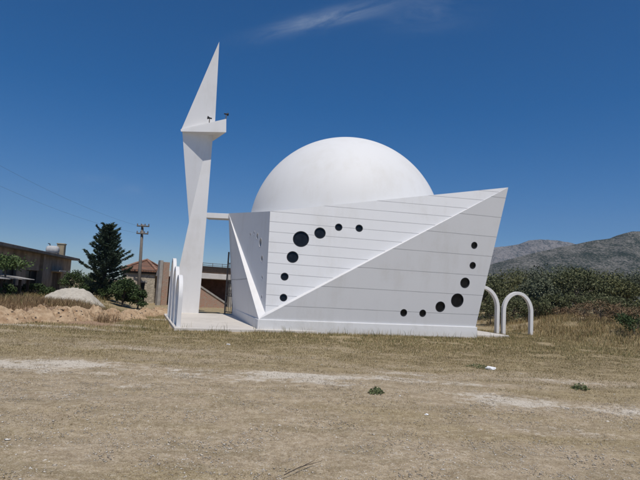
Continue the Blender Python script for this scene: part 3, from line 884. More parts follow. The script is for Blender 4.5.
mb = MB(); mb.box(0, lL, -1.5, -1.42, 0.1, min(za, zb_), ML); mb.build('back_wall', M['rust'], lean)
# stacked timber under the lean-to
mb = MB()
for i in range(9):
    for j in range(3):
        s = 1.0 + i * 0.5
        if s > lL - 0.8: continue
        p = ML @ Vector((s, -0.6, 0)); z_ = hz(p.x, p.y) - 0.05 + j * 0.23
        mb.box(s, s + 0.42, -1.3, 0.0, z_, z_ + 0.2, ML)
wp_ = mb.build('wood_pile', M['dark_wood'], bevel=0.02); tag(wp_, 'dark stacked timber under the grey sheet lean-to', 'wood pile')

# --- stone hut with a tiled hip roof
sd = 39.0
sA, sB, sC = P(123, 272, sd - 1.6), P(155.6, 272, sd - 1.0), P(166.5, 272, sd + 4.0)
for q_ in (sA, sB, sC): q_.z = 0
hut = empty('stone_hut', (sA + sC) / 2); tag(hut, 'low rubble stone hut with a tiled hip roof behind the bush', 'house')
sD = sA + (sC - sB)
ez = P(150, 272.0, sd).z
pts = [sA, sB, sC, sD]
c_h = sum(pts, Vector()) / 4
th = 0.35
def inset(k): return [p + (c_h - p).normalized() * k for p in pts]
mb = MB()
xa = (sB - sA).normalized(); ya = (sD - sA).normalized(); la, lbb = (sB - sA).length, (sD - sA).length
MS = Matrix(((xa.x, -xa.y, 0, sA.x), (xa.y, xa.x, 0, sA.y), (0, 0, 1, 0), (0, 0, 0, 1)))
wx = [(MS.inverted() @ on_plane(px, 286, sA, Vector((-xa.y, xa.x, 0)))) for px in (140.6, 144.6)]
wz1, wz0 = on_plane(142, 282.5, sA, Vector((-xa.y, xa.x, 0))).z, on_plane(142, 291, sA, Vector((-xa.y, xa.x, 0))).z
wxa, wxb = wx[0].x, wx[1].x
front = wall_with_holes(0, la, -0.3, ez, [(wxa, wxb, wz0, wz1)], th, MS @ Matrix.Scale(-1, 4, (0, 1, 0)))
front.build('wall', M['stone'], hut)
mb = MB(); off = Vector((0, 0, ez + 0.3))
for (p, q_) in ((sB, sC), (sC, sD), (sD, sA)):
    d = (q_ - p).normalized(); n_ = Vector((-d.y, d.x, 0)) * th
    mb.prism([Vector((x.x, x.y, -0.3)) for x in (p + d * (th + .002 if p == sB else 0), q_ - d * .002, q_ - d * .002 + n_, p + d * (th + .002 if p == sB else 0) + n_)], off)
mb.build('wall', M['stone'], hut)
fr = MB()
for (x0, x1, z0, z1) in ((wxa, wxb, wz0, wz0 + .05), (wxa, wxb, wz1 - .05, wz1), (wxa, wxa + .05, wz0 + .051, wz1 - .051), (wxb - .05, wxb, wz0 + .051, wz1 - .051)): fr.box(x0, x1, 0.12, 0.18, z0, z1, MS)
f = fr.build('window', M['dark_wood'], hut)
MB().box(wxa + .04, wxb - .04, 0.14, 0.15, wz0 + .04, wz1 - .04, MS).build('pane', M['glass'], f)
MB().box(wxa - 0.15, wxb + 0.15, -0.03, -0.002, wz1, wz1 + 0.14, MS).build('lintel', M['concrete'], hut)
ov = [p + (p - c_h).normalized() * 0.24 for p in pts]
apex = P(147.2, 260.3, sd + 2.2)
mb = MB()
mb.add([Vector((p.x, p.y, ez - 0.02)) for p in ov] + [Vector((p.x, p.y, ez + 0.10)) for p in ov] + [apex, apex + (sC - sB).normalized() * 0.4 ],
       [(0, 1, 5, 4), (1, 2, 6, 5), (2, 3, 7, 6), (3, 0, 4, 7), (4, 5, 8), (5, 6, 9, 8), (6, 7, 9), (7, 4, 8, 9), (3, 2, 1, 0)])
mb.build('roof', M['tiles'], hut)
mb = MB()
for p in ov: mb.tube([Vector((p.x, p.y, ez + 0.13)), (Vector((p.x, p.y, ez + .13)) + apex) / 2 + Vector((0, 0, .05)), apex + Vector((0, 0, .05))], 0.09, 8)
mb.build('ridge_tiles', plain('ridge_tile', (0.27, 0.15, 0.10), .9, .3), hut)
MB().prism([Vector((p.x, p.y, ez - 0.16)) for p in [q_ + (q_ - c_h).normalized() * 0.12 for q_ in pts]], (0, 0, 0.135)).build('eave_board', M['dark_wood'], hut)

# --- unfinished brick house behind the minaret
ud = 37.0
uA, uB = P(161.8, 290, ud - 1.5), P(262, 290, ud + 3.0)
uA.z = uB.z = 0
ux = (uB - uA).normalized(); uL = (uB - uA).length
MU = Matrix(((ux.x, -ux.y, 0, uA.x), (ux.y, ux.x, 0, uA.y), (0, 0, 1, 0), (0, 0, 0, 1)))
un = Vector((-ux.y, ux.x, 0))
def up_(px, py, dep=0.0):
    q = MU.inverted() @ on_plane(px, py, uA + un * dep, un); return q.x, q.z
brick = empty('unfinished_house', (uA + uB) / 2); tag(brick, 'unfinished brick house with a pale concrete beam, seen behind the minaret', 'house')
bz1, bz0 = up_(215, 273.8)[1], up_(215, 279.2)[1]
x_p = up_(167.8, 290)[0]
MB().box(0, x_p, 0, 1.2, -0.3, up_(165, 262)[1], MU).build('brick_pier', M['brick'], brick)
MB().box(-0.22, -0.002, 0.1, 0.5, -0.3, up_(165, 260.5)[1], MU).build('post', M['concrete'], brick)
xb0 = x_p + 0.003
MB().box(xb0, uL, 0.0, 5, bz0, bz1, MU).build('beam', M['pale_concrete'], brick, bevel=0.02)
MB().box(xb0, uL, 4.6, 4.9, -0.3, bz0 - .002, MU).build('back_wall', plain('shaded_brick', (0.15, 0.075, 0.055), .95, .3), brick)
for px in (176, 196.5, 232, 252):
    x = up_(px, 290)[0]; MB().box(x - 0.13, x + 0.13, 0.15, 0.41, -0.3, bz0 - .002, MU).build('post', M['concrete'], brick)
# brick stair flank falling to the right with a concrete string
SD = -1.6
s1 = up_(226, 304.5, SD)
s2 = up_(190, 280.5, SD)
mb = MB(); zb0 = -0.3
mb.prism([MU @ Vector((s2[0], SD, zb0)), MU @ Vector((s1[0], SD, zb0)), MU @ Vector((s1[0], SD, s1[1])), MU @ Vector((s2[0], SD, s2[1]))], un * 0.25)
mb.build('stair_flank', M['brick'], brick)
mb = MB()
a_, b_ = MU @ Vector((s2[0], SD - .05, s2[1] + .005)), MU @ Vector((s1[0], SD - .05, s1[1] + .005))
mb.prism([a_, b_, b_ + Vector((0, 0, 0.13)), a_ + Vector((0, 0, 0.13))], un * 0.4)
mb.build('stair_string', M['concrete'], brick)
# upper floor: rough parapet, roof timbers and a rail
x_r = up_(240, 270)[0]
zt = up_(215, 267.0)[1]
MB().box(up_(196, 270)[0], uL, 0.6, 0.8, bz1 + .002, zt, MU).build('parapet', M['rust'], brick)
mb = MB()
for k in range(7):
    z_ = bz1 + 0.1 + (zt - bz1 - 0.1) * k / 6
    mb.box(up_(196, 270)[0], uL, 0.56, 0.598, z_, z_ + 0.035, MU)
mb.build('timber', M['dark_wood'], brick)
mb = MB()
for z_ in (zt + 0.12, zt + 0.26): mb.bar(MU @ Vector((up_(196, 270)[0], 0.7, z_)), MU @ Vector((uL, 0.7, z_)), 0.02)
for k in range(8):
    x = up_(196, 270)[0] + (uL - up_(196, 270)[0]) * k / 7; mb.bar(MU @ Vector((x, 0.7, zt)), MU @ Vector((x, 0.7, zt + 0.3)), 0.02)
mb.build('rail', M['iron'], brick)

# ------------------------------------------------------------------ utility pole and wires
pb = P(138.2, 300, 36.0); pb.z = hz(pb.x, pb.y) - 0.3
pt = P(142.6, 224.5, 36.0)
pole = empty('utility_pole', (pb.x, pb.y, pb.z + 0.3)); tag(pole, 'leaning wooden utility pole with two crossarms beside the stone hut', 'utility pole')
MB().tube([pb, pb.lerp(pt, 0.5), pt], [0.13, 0.11, 0.085], 10).build('post', M['wood_pole'], pole, smooth=True)
for (py, pxa, pxb) in ((226.0, 137, 149.2), (233.4, 136.6, 148.2)):
    a_, b_ = P(pxa, py - 0.2, 35.85), P(pxb, py + 0.35, 35.85)
    f = MB().tube([a_, b_], 0.055, 6).build('crossarm', M['wood_pole'], pole)
    for k in range(4):
        q_ = a_.lerp(b_, 0.04 + 0.92 * k / 3)
        MB().tube([q_, q_ + Vector((0, 0, 0.10)), q_ + Vector((0, 0, 0.17))], [0.02, 0.045, 0.03], 8).build('insulator', M['old_concrete'], f)
def wire(a_, b_, sag, label):
    pts_ = []
    for k in range(25):
        t_ = k / 24; p = a_.lerp(b_, t_); p.z -= sag * 4 * t_ * (1 - t_); pts_.append(p)
    o = MB().tube(pts_, 0.0035, 5).build('power_line', M['old_concrete']); tag(o, label, 'wire', 'wires of the utility pole')
wire(P(137.4, 225.6, 35.85), P(-60, 132, 19.0), 0.35, 'thin wire from the upper crossarm up across the left sky')
wire(P(137.0, 233.0, 35.85), P(-60, 158, 19.0), 0.35, 'thin wire from the lower crossarm across the left sky')

# ------------------------------------------------------------------ vegetation
def leaf_mat(name, c1, c2, c3=None, rough=0.7):
    m, nt, b = new_mat(name); t = NT(nt)
    g_ = t.n('ShaderNodeNewGeometry')
    st = [(0.0, c1), (0.6, c2), (1.0, c3 or c2)]
    col = t.ramp(g_.outputs['Random Per Island'], st)
    n = t.noise(0.9, 4, 0.6, t.pos())
    col = t.mix(t.math('MULTIPLY', t.ramp(n, [(0.35, 0.0), (0.65, 1.0)]), 0.45), col, tuple(x * 0.6 for x in c1))
    t.l(col, b.inputs['Base Color']); b.inputs['Roughness'].default_value = rough
    b.inputs['Specular IOR Level'].default_value = 0.25
    b.inputs['Transmission Weight'].default_value = 0.0
    return m
M['olive'] = leaf_mat('olive_leaves', (0.065, 0.076, 0.033), (0.125, 0.135, 0.06), (0.215, 0.212, 0.108))
OLIVES = [M['olive'], leaf_mat('grey_olive_leaves', (0.07, 0.084, 0.05), (0.132, 0.147, 0.088), (0.21, 0.222, 0.145)), leaf_mat('yellow_olive_leaves', (0.07, 0.076, 0.028), (0.14, 0.142, 0.055), (0.22, 0.21, 0.095))]
M['deep_green'] = leaf_mat('bush_leaves', (0.030, 0.052, 0.018), (0.056, 0.088, 0.028), (0.085, 0.12, 0.042))
M['conifer'] = leaf_mat('conifer_needles', (0.032, 0.054, 0.034), (0.052, 0.080, 0.050), (0.085, 0.115, 0.072))
M['red_shrub'] = leaf_mat('dry_red_shrub', (0.15, 0.095, 0.055), (0.25, 0.165, 0.09), (0.32, 0.235, 0.13))
M['vine'] = leaf_mat('vine_leaves', (0.045, 0.075, 0.022), (0.075, 0.115, 0.035), (0.11, 0.15, 0.05))
M['bark'] = plain('bark', (0.10, 0.085, 0.07), 0.95, 0.35, 8, stretch=(1, 1, .3))
M['straw'] = leaf_mat('dry_grass', (0.24, 0.18, 0.08), (0.40, 0.31, 0.15), (0.58, 0.47, 0.26))
M['bank_straw'] = leaf_mat('bank_grass', (0.24, 0.165, 0.075), (0.39, 0.29, 0.14), (0.52, 0.41, 0.22))
M['straw_low'] = leaf_mat('dry_stubble', (0.16, 0.12, 0.06), (0.34, 0.27, 0.145), (0.60, 0.50, 0.31))
M['green_grass'] = leaf_mat('green_grass', (0.085, 0.105, 0.035), (0.13, 0.145, 0.05), (0.20, 0.19, 0.075))
M['weed'] = leaf_mat('weed_leaves', (0.085, 0.115, 0.045), (0.14, 0.165, 0.07), (0.21, 0.22, 0.11))

def leaf_quads(C, size, aspect=0.45, flat=0.0, out=None):
    """random leaf quads round centres C (n,3)"""
    n = len(C)
    a = RNG.normal(size=(n, 3))
    if out is not None: a = a * 0.6 + out
    a[:, 2] *= (1 - flat); a /= np.linalg.norm(a, axis=1, keepdims=True) + 1e-9
    b_ = np.cross(a, RNG.normal(size=(n, 3))); b_ /= np.linalg.norm(b_, axis=1, keepdims=True) + 1e-9
    s = (size * (0.6 + 0.8 * RNG.random(n)))[:, None]
    a, b_ = a * s, b_ * s * aspect
    V = np.stack([C - a * 0.5, C + b_ * 0.5, C + a * 0.5, C - b_ * 0.5], 1).reshape(-1, 3)
    F = np.arange(n * 4).reshape(-1, 4)
    return V, F
def crown_tree(name, base, h, rx, label, cat, mat, n_leaf=3600, leaf=0.2, clumps=16, trunk_r=0.14, group=None, low=0.15, ry=None, kids=('crown', 'trunk')):
    base = Vector(base); o = empty(name, base); tag(o, label, cat, group)
    rs = random.Random(hash((round(base.x, 2), round(base.y, 2))) & 0xFFFF)
    ry = ry or rx
    mb = MB(); ends = []
    top_t = base + Vector((rs.uniform(-.1, .1) * rx, 0, h * 0.42))
    mb.tube([base - Vector((0, 0, 0.25)), base.lerp(top_t, 0.5) + Vector((rs.uniform(-.08, .08), 0, 0)), top_t], [trunk_r * 1.25, trunk_r, trunk_r * 0.7], 8)
    for k in range(clumps):
        an = 2 * math.pi * (k * 0.618 + rs.uniform(-.08, .08)); el = rs.uniform(-0.35, 1.0)
        rad = math.sqrt(max(0, 1 - max(0, el) ** 2)) * rs.uniform(0.45, 0.95)
        e = base + Vector((math.cos(an) * rx * rad, math.sin(an) * ry * rad, h * (0.5 + 0.42 * el) if el > 0 else h * (low + 0.35 * (1 + el))))
        s = base.lerp(top_t, rs.uniform(0.45, 1.0))
        md_ = s.lerp(e, 0.5) + Vector((0, 0, rs.uniform(-.05, .12) * h))
        mb.tube([s, md_, e], [trunk_r * 0.42, trunk_r * 0.27, trunk_r * 0.1], 5)
        ends.append((e, rs.uniform(0.22, 0.44) * min(rx, h * 0.6) * (1.28 if clumps < 18 else 1.0)))
    mb.build(kids[1], M['bark'], o)
    per = np.array([r ** 2 for e, r in ends]); per = (per / per.sum() * n_leaf).astype(int)
    C = []
    for (e, r), k in zip(ends, per):
        d = RNG.normal(size=(k, 3)); d /= np.linalg.norm(d, axis=1, keepdims=True)
        rr_ = r * (RNG.random(k) ** 0.45)[:, None] * (0.75 + 0.6 * RNG.random((k, 1)))
        C.append(np.array(e) + d * rr_ * np.array([1.1, 1.1, 0.85]))
    C = np.concatenate(C); C[:, 2] = np.maximum(C[:, 2], base.z + 0.08)
    V, F = leaf_quads(C, leaf)
    mesh_np(kids[0], V, F, mat, o)
    return o

# olive trees and bushes along the field edge on the right
ogrp = 'olive trees along the field edge'
OL = [(488, 36, 279, 1.9, 'dark olive tree rising behind the half hidden arch'),
      (513, 41, 274, 2.4, 'broad olive tree standing just behind the whole arch'),
      (538, 33, 281, 1.5, 'low dark olive bush right of the whole arch'),
      (556, 38, 268.5, 2.3, 'tallest olive tree in the middle of the dark row'),
      (577, 34, 271, 1.9, 'rounded olive tree in front of the tallest one'),
      (597, 42, 275.5, 2.5, 'wide olive tree under the saddle of the hill'),
      (617, 34, 279, 1.7, 'olive tree behind the reddish dry shrubs'),
      (640, 39, 277, 2.3, 'olive tree cut by the right edge of the photo'),
      (462, 42, 280, 2.2, 'olive tree peeping out behind the right wall of the mosque'),
      (525, 52, 272, 2.6, 'farther grey green olive tree above the whole arch'),
      (608, 55, 270, 2.8, 'farther grey green olive tree near the right edge'),
      (570, 58, 270, 3.0, 'farther grey green olive tree behind the middle of the row')]
for k, (px, Y, py, rx, lab) in enumerate(OL):
    t_ = P(px, py, Y); z0 = hz(t_.x, t_.y)
    crown_tree('olive_tree', (t_.x, t_.y, z0), t_.z - z0, rx, lab, 'tree', OLIVES[(k * 2 + k // 3) % 3], 7000, 0.15, 15, 0.15, ogrp, low=0.04)
# low dark undergrowth between the olive trunks
for (px, Y, py, rx, lab) in [(491, 31, 296, 1.0, 'low dark bush seen through the half hidden arch'), (514, 31, 297, 1.1, 'low dark bush seen through the whole arch'),
                             (535, 30.5, 297, 1.1, 'low dark bush just right of the whole arch'), (553, 31.5, 295, 1.2, 'low dark bush under the tallest olive'),
                             (575, 31, 294, 1.2, 'low dark bush left of the reddish shrubs'), (597, 31.5, 294, 1.3, 'low dark bush behind the largest reddish shrub'), (622, 31, 297, 1.3, 'low dark bush behind the right reddish shrubs')]:
    t_ = P(px, py, Y); z0 = hz(t_.x, t_.y)
    crown_tree('low_bush', (t_.x, t_.y, z0), max(.6, t_.z - z0), rx, lab, 'bush', OLIVES[0], 2600, 0.11, 22, 0.03, 'low bushes under the olive trees', low=0.02, kids=('foliage', 'stems'))
# reddish dry shrubs before the olives
sgrp = 'dry shrubs on the right bank'
SH = [(584, 27, 303, 0.75, 'reddish dry shrub left in the clump under the olives'), (601, 26, 300, 0.95, 'largest reddish dry shrub under the olives'),
      (619, 25.5, 304, 0.8, 'reddish dry shrub right of the largest one'), (637, 25, 307, 0.8, 'reddish dry shrub at the right edge of the photo'),
      (556, 30, 307, 0.7, 'small reddish dry shrub right of the whole arch'), (568, 29, 309, 0.6, 'smallest reddish dry shrub between the arch and the clump')]
for (px, Y, py, rx, lab) in SH:
    t_ = P(px, py, Y); z0 = hz(t_.x, t_.y)
    crown_tree('dry_shrub', (t_.x, t_.y, z0), max(0.5, t_.z - z0), rx, lab, 'shrub', M['red_shrub'], 900, 0.075, 30, 0.018, sgrp, low=0.02, kids=('foliage', 'stems'))
t_ = P(634, 313, 22.5); crown_tree('green_shrub', (t_.x, t_.y, hz(t_.x, t_.y)), max(.4, t_.z - hz(t_.x, t_.y)), 0.8, 'dark green low shrub at the right edge before the dry shrubs', 'shrub', M['deep_green'], 1600, 0.10, 16, 0.03, low=0.02, kids=('foliage', 'stems'))

# the big dark conifer on the left
cb = P(102, 300, 31.0); cb.z = hz(cb.x, cb.y); ch = P(103.5, 225, 31.0).z - cb.z
con = empty('conifer', cb); tag(con, 'big dark conifer with uneven drooping boughs between the houses', 'tree')
MB().tube([cb - Vector((0, 0, .2)), cb + Vector((0.05, 0, ch * 0.5)), cb + Vector((0.0, 0, ch * 0.97))], [0.16, 0.09, 0.015], 8).build('trunk', M['bark'], con)
rs = random.Random(5)
mb = MB(); CL, OUT = [], []
nb = 135
for k in range(nb):
    f = (k + 0.5) / nb; hgt_ = 0.10 + 0.89 * f ** 0.9
    an = k * 2.39996 + rs.uniform(-.3, .3)
    shape = np.interp(hgt_, [0, .15, .35, .48, .62, .78, .92, 1.0], [0.75, 0.95, 1.5, 1.5, 1.12, 0.85, 0.55, 0.30])
    Lb = float(shape) * rs.uniform(0.50, 1.10)
    s = cb + Vector((0, 0, hgt_ * ch)); d = Vector((math.cos(an), math.sin(an), 0))
    slope = 0.10 + 0.55 * hgt_ + rs.uniform(-.10, .16)
    pts_ = [s + d * Lb * q_ + Vector((0, 0, Lb * (slope * q_ - 0.10 * q_ * q_ + (0.18 * q_ ** 3)))) for q_ in (0, .25, .5, .75, 1.0)]
    mb.tube(pts_, [0.03, 0.024, 0.017, 0.011, 0.004], 4)
    n_l = int(30 + 100 * Lb)
    side = Vector((-d.y, d.x, 0))
    for i in range(n_l):
        q_ = rs.uniform(0.12, 1.03) ** 0.8; j = min(3, int(q_ * 4)); fr_ = min(1.05, q_ * 4 - j)
        p = pts_[j].lerp(pts_[j + 1], fr_)
        sp = 0.19 * Lb * (1.08 - q_) + 0.03
        off_ = rs.uniform(-1, 1) * sp
        p = p + side * off_ + Vector((0, 0, rs.uniform(-.09, .05) - abs(off_) * 0.22))
        CL.append(p); OUT.append(d * 1.4 + side * (1.0 if off_ > 0 else -1.0) * 0.6 + Vector((0, 0, 0.35)))
mb.build('branches', M['bark'], con)
V, F = leaf_quads(np.array([tuple(c) for c in CL]), 0.19, 0.24, 0.15, np.array([tuple(c) for c in OUT]))
mesh_np('needles', V, F, M['conifer'], con)

# bushes round it
for (px, Y, py, rx, lab, n_) in [(125, 29.5, 279.5, 0.72, 'round green bush in front of the stone hut', 5200), (119, 31, 283, 0.9, 'darker green bush touching the right foot of the conifer', 3000),
                                 (78, 36, 271.5, 1.25, 'green bush between the dark house and the conifer', 3600), (139, 29.5, 289, 0.5, 'small green bush low at the corner of the stone hut', 1800), (92, 32, 283, 0.8, 'dark green bush under the left side of the conifer', 2400),
                                 (35, 29, 284, 0.7, 'low green bush against the wall of the dark house, right of the lean-to', 1800), (46, 32, 287, 0.6, 'small green bush left of the door of the dark house', 1500), (-2, 24, 283, 0.8, 'green bush in front of the lean-to at the left edge', 1800)]:
    t_ = P(px, py, Y); z0 = hz(t_.x, t_.y)
    crown_tree('green_bush', (t_.x, t_.y, z0), max(0.6, t_.z - z0), rx, lab, 'bush', M['deep_green'], n_, 0.13, 24, 0.05, 'green bushes beside the houses', low=0.03, kids=('foliage', 'stems'))
# vine over the lean-to
vc = P(5, 263.5, 24.5); z0 = hz(vc.x, vc.y)
vine = empty('grape_vine', (vc.x, vc.y, z0)); tag(vine, 'leafy green vine climbing over the lean-to at the left edge', 'vine')
mb = MB(); mb.tube([Vector((vc.x, vc.y, z0 - .1)), Vector((vc.x + .1, vc.y, z0 + 0.9)), Vector((vc.x, vc.y, vc.z))], [0.05, 0.045, 0.03], 6)
for k in range(7): mb.tube([Vector((vc.x, vc.y, vc.z - .1)), vc + Vector((rs.uniform(-1.1, .5), rs.uniform(-.6, .6), rs.uniform(-.1, .25)))], [0.02, 0.008], 4)
mb.build('stem', M['bark'], vine)
C = np.array(vc) + RNG.normal(size=(2600, 3)) * np.array([0.5, 0.35, 0.15]) + np.array([-0.15, 0, 0.05])
V, F = leaf_quads(C, 0.10, 0.8); mesh_np('foliage', V, F, M['vine'], vine)

# ------------------------------------------------------------------ earth mounds and the gravel heap
M['earth'] = plain('red_earth', (0.50, 0.375, 0.245), 0.95, 0.3, 4.5, 0.8, 26, c2=(0.27, 0.17, 0.095))
M['gravel'] = plain('pale_gravel', (0.52, 0.48, 0.41), 0.95, 0.15, 8.0, 0.6, 45, c2=(0.38, 0.34, 0.28))
def heap(name, c, rx, ry, h, mat, seed, rough=0.3, res=44):
    """a heap of loose material: rounded cone with lumps, its skirt just under the ground"""
    gx_ = np.linspace(-1.25, 1.25, res); X, Y = np.meshgrid(gx_, gx_)
    r = np.hypot(X, Y)
    z = np.clip(1 - r ** 1.5, -0.4, 1)
    z = z * h * (1 + rough * (fbm(X * 2.2 + seed, Y * 2.2, seed, 4) - 0.5) * 2)
    z = z + (fbm(X * 6 + seed, Y * 6, seed + 2, 4) - 0.5) * h * rough * 0.8 + (fbm(X * 15 + seed, Y * 15, seed + 6, 3) - 0.5) * h * rough * 0.45
    wx_, wy_ = c[0] + X * rx, c[1] + Y * ry
    Z = height(wx_, wy_) - 0.03 + np.where(r < 1.0, z, -0.3)
    V = np.stack([wx_.ravel(), wy_.ravel(), Z.ravel()], 1)
    ii = (np.arange(res - 1)[:, None] * res + np.arange(res - 1)[None]).ravel()
    keep = (r.ravel()[ii] < 1.18)
    F = np.stack([ii, ii + 1, ii + res + 1, ii + res], 1)[keep]
    return mesh_np(name, V, F, mat, smooth=True)
egrp = 'heaps of red earth dug up along the left bank'
EH = [(-4, 321, 1.25, .75, .55, 'red earth heap cut by the left edge of the photo'), (12, 321, .75, .6, .48, 'low red earth heap second from the left edge'), (34, 320.5, .95, .7, .56, 'pale topped red earth heap below the door of the dark house'),
      (55, 320.5, .85, .6, .58, 'peaked red earth heap below the left foot of the gravel pile'), (73, 320, .8, .6, .50, 'red earth heap in front of the middle of the gravel pile'), (91, 319.5, .75, .6, .56, 'red earth heap below the right end of the gravel pile'),
      (109, 319, .9, .7, .48, 'broad red earth heap below the conifer'), (128, 317.5, .9, .7, .52, 'reddish earth heap below the round green bush'), (143, 315, .8, .7, .46, 'small earth heap below the stone hut'), (157, 314, .9, .9, .42, 'brown earth heap nearest the white arches')]
HEAPV = []
for k, (px, py, rx, ry, h_, lab) in enumerate(EH):
    c = GZ(px, py, 0.05)
    o = heap('earth_heap', (c.x, c.y + 0.35), rx * 0.80, ry, h_ * 0.86, M['earth'], 3 + k * 2, 0.42, 72); tag(o, lab, 'earth heap', egrp)
    HEAPV.append(np.array([tuple(v_.co) for v_ in o.data.vertices]))
c = P(73, 300, 25.5)
o = heap('gravel_heap', (c.x, c.y), 1.55, 1.5, P(68, 288.3, 25.5).z - hz(c.x, c.y) + 0.1, M['gravel'], 2, 0.26, 80)
tag(o, 'smooth pale grey gravel heap in front of the conifer', 'gravel heap')

# ------------------------------------------------------------------ grass, stubble, stones
def off_building(x, y):
    u, w = uw((x, y))
    plin = (u > -0.12) & (u < 9.05) & (w > -0.10) & (w < 9.2)
    plat = (u > UL - 0.03) & (u < UR + 0.03) & (w > np.clip((u - UL) / (UR - UL), 0, 1) * 0.74 - 0.05) & (w < WB)
    return ~(plin | plat)
def blades(name, x, y, h, wd, mat, lean=0.5):
    """grass blades: each a bent strip of two quads, merged into one mesh"""
    n = len(x); z = height(x, y) - 0.012
    an = RNG.random(n) * 2 * np.pi; la = (RNG.random(n) ** 1.2) * lean * h
    dx, dy = np.cos(an) * la, np.sin(an) * la
    fa = RNG.random(n) * np.pi
    wx_, wy_ = np.cos(fa) * wd, np.sin(fa) * wd
    b_ = np.stack([x, y, z], 1); wv = np.stack([wx_, wy_, np.zeros(n)], 1)
    m1 = b_ + np.stack([dx * 0.35, dy * 0.35, h * 0.6], 1); tp = b_ + np.stack([dx, dy, h], 1)
    V = np.stack([b_ - wv / 2, b_ + wv / 2, m1 + wv * 0.36, m1 - wv * 0.36, tp], 1).reshape(-1, 3)
    k = np.arange(n)[:, None] * 5
    T = np.concatenate([k + np.array([[0, 1, 2]]), k + np.array([[0, 2, 3]]), k + np.array([[3, 2, 4]])], 1).reshape(-1, 3)
    return mesh_np(name, V, T, mat)
def scatter(n, y0, y1, pad=0.68, power=1.0):
    y = y0 + (y1 - y0) * RNG.random(n) ** power
    x = (RNG.random(n) * 2 - 1) * (y * pad + 3.2)
    return x, y
def clumpy(x, y, f, thr, seed): return fbm(x * f, y * f, seed, 3) > thr
# short stubble of the foreground
x, y = scatter(440000, 3.3, 17.0, power=0.95)
gm = grass_mask(x, y); k = (RNG.random(len(x)) < gm * 1.2 * (0.45 + 0.55 * sstep(y, 4.5, 11)) + 0.08) & clumpy(x, y * 1.6, 2.2, 0.38, 77)
x, y = x[k], y[k]; n = len(x)
o = blades('dry_stubble', x, y, 0.012 + 0.045 * RNG.random(n) * (0.45 + 0.55 * sstep(y, 5, 13)), 0.004 + 0.004 * RNG.random(n), M['straw_low'], 1.6); tag(o, kind='stuff')
# dry grass of the field up to the mosque
x, y = scatter(350000, 11.0, 27.0, power=0.85)
k = off_building(x, y) & (RNG.random(len(x)) < grass_mask(x, y) * 1.3 * (1 - .9 * dirt_mask(x, y))) & clumpy(x, y, 1.5, 0.33, 88)
x, y = x[k], y[k]; n = len(x)
sel = RNG.random(n) < 0.22 + 0.30 * (fbm(x * 0.4, y * 0.4, 93, 3) - 0.4)
hh_ = (0.025 + 0.075 * RNG.random(n)) * (0.45 + 0.75 * sstep(y, 13, 19))
tag(blades('dry_grass', x[~sel], y[~sel], hh_[~sel], 0.008 + 0.006 * RNG.random((~sel).sum()), M['straw'], 0.8), kind='stuff')
tag(blades('green_grass', x[sel], y[sel], hh_[sel] * 0.9, 0.009 + 0.006 * RNG.random(sel.sum()), M['green_grass'], 0.8), kind='stuff')
# taller fringe against plinth and platform
u = RNG.random(8000) * 16.5 - 4.5; w = -0.08 - 0.9 * RNG.random(8000) ** 1.8 + np.clip((u - 9.0) / 2, 0, 1) * 0.75
fx, fy = C0.x + U.x * u + W.x * w, C0.y + U.y * u + W.y * w
k = off_building(fx, fy) & clumpy(fx, fy, 1.5, 0.50, 61); fx, fy = fx[k], fy[k]; n = len(fx)
tall = 0.04 + 0.13 * RNG.random(n) ** 1.8 + 0.22 * (RNG.random(n) > 0.94)
sel = RNG.random(n) < 0.42
tag(blades('dry_fringe_grass', fx[~sel], fy[~sel], tall[~sel], 0.011, M['straw'], 0.5), kind='stuff')
tag(blades('green_fringe_grass', fx[sel], fy[sel], tall[sel], 0.012, M['green_grass'], 0.5), kind='stuff')
# tall dry grass on both banks
x = np.concatenate([9.2 + 14 * RNG.random(60000), -8.5 - 17 * RNG.random(46000)])
y = np.concatenate([19.0 + 15 * RNG.random(60000), 20.3 + 15 * RNG.random(46000) ** 1.1])
u, w = uw((x, y))
dens = np.where(x > 0, sstep(x, 9.2, 12) * sstep(y, 19, 23), sstep(-x, 8.5 + (y - 20) * .27, 10 + (y - 20) * .27) * sstep(y, 20.3, 21.2))
gh = P(73, 300, 25.5)
k = (RNG.random(len(x)) < dens) & clumpy(x, y, 1.1, 0.43, 19) & off_building(x, y) & (((x - gh.x) / 1.5) ** 2 + ((y - gh.y) / 1.4) ** 2 > 1)
x, y = x[k], y[k]; n = len(x)
sel = RNG.random(n) < np.where(x > 0, 0.12, 0.36)
hh_ = (0.14 + 0.34 * RNG.random(n)) * (0.5 + fbm(x * .7, y * .7, 23, 3)) * np.where(x > 0, 0.72, 0.7)
tag(blades('tall_dry_grass', x[~sel], y[~sel], hh_[~sel], 0.016, M['bank_straw'], 0.9), kind='stuff')
tag(blades('tall_green_grass', x[sel], y[sel], hh_[sel], 0.018, M['green_grass'], 0.6), kind='stuff')

# russet dry growth right behind the earth heaps
x = -6.8 - 18 * RNG.random(34000); y = 19.0 + 4.5 * RNG.random(34000)
k = (RNG.random(34000) < sstep(-x, 6.6 + (y - 18) * .3, 7.6 + (y - 18) * .3)) & clumpy(x, y, 1.1, 0.40, 29); x, y = x[k], y[k]
M['russet'] = leaf_mat('russet_grass', (0.16, 0.095, 0.05), (0.27, 0.18, 0.095), (0.38, 0.28, 0.15))
tag(blades('russet_grass', x, y, (0.10 + 0.30 * RNG.random(len(x)) ** 1.5), 0.016, M['russet'], 0.8), kind='stuff')

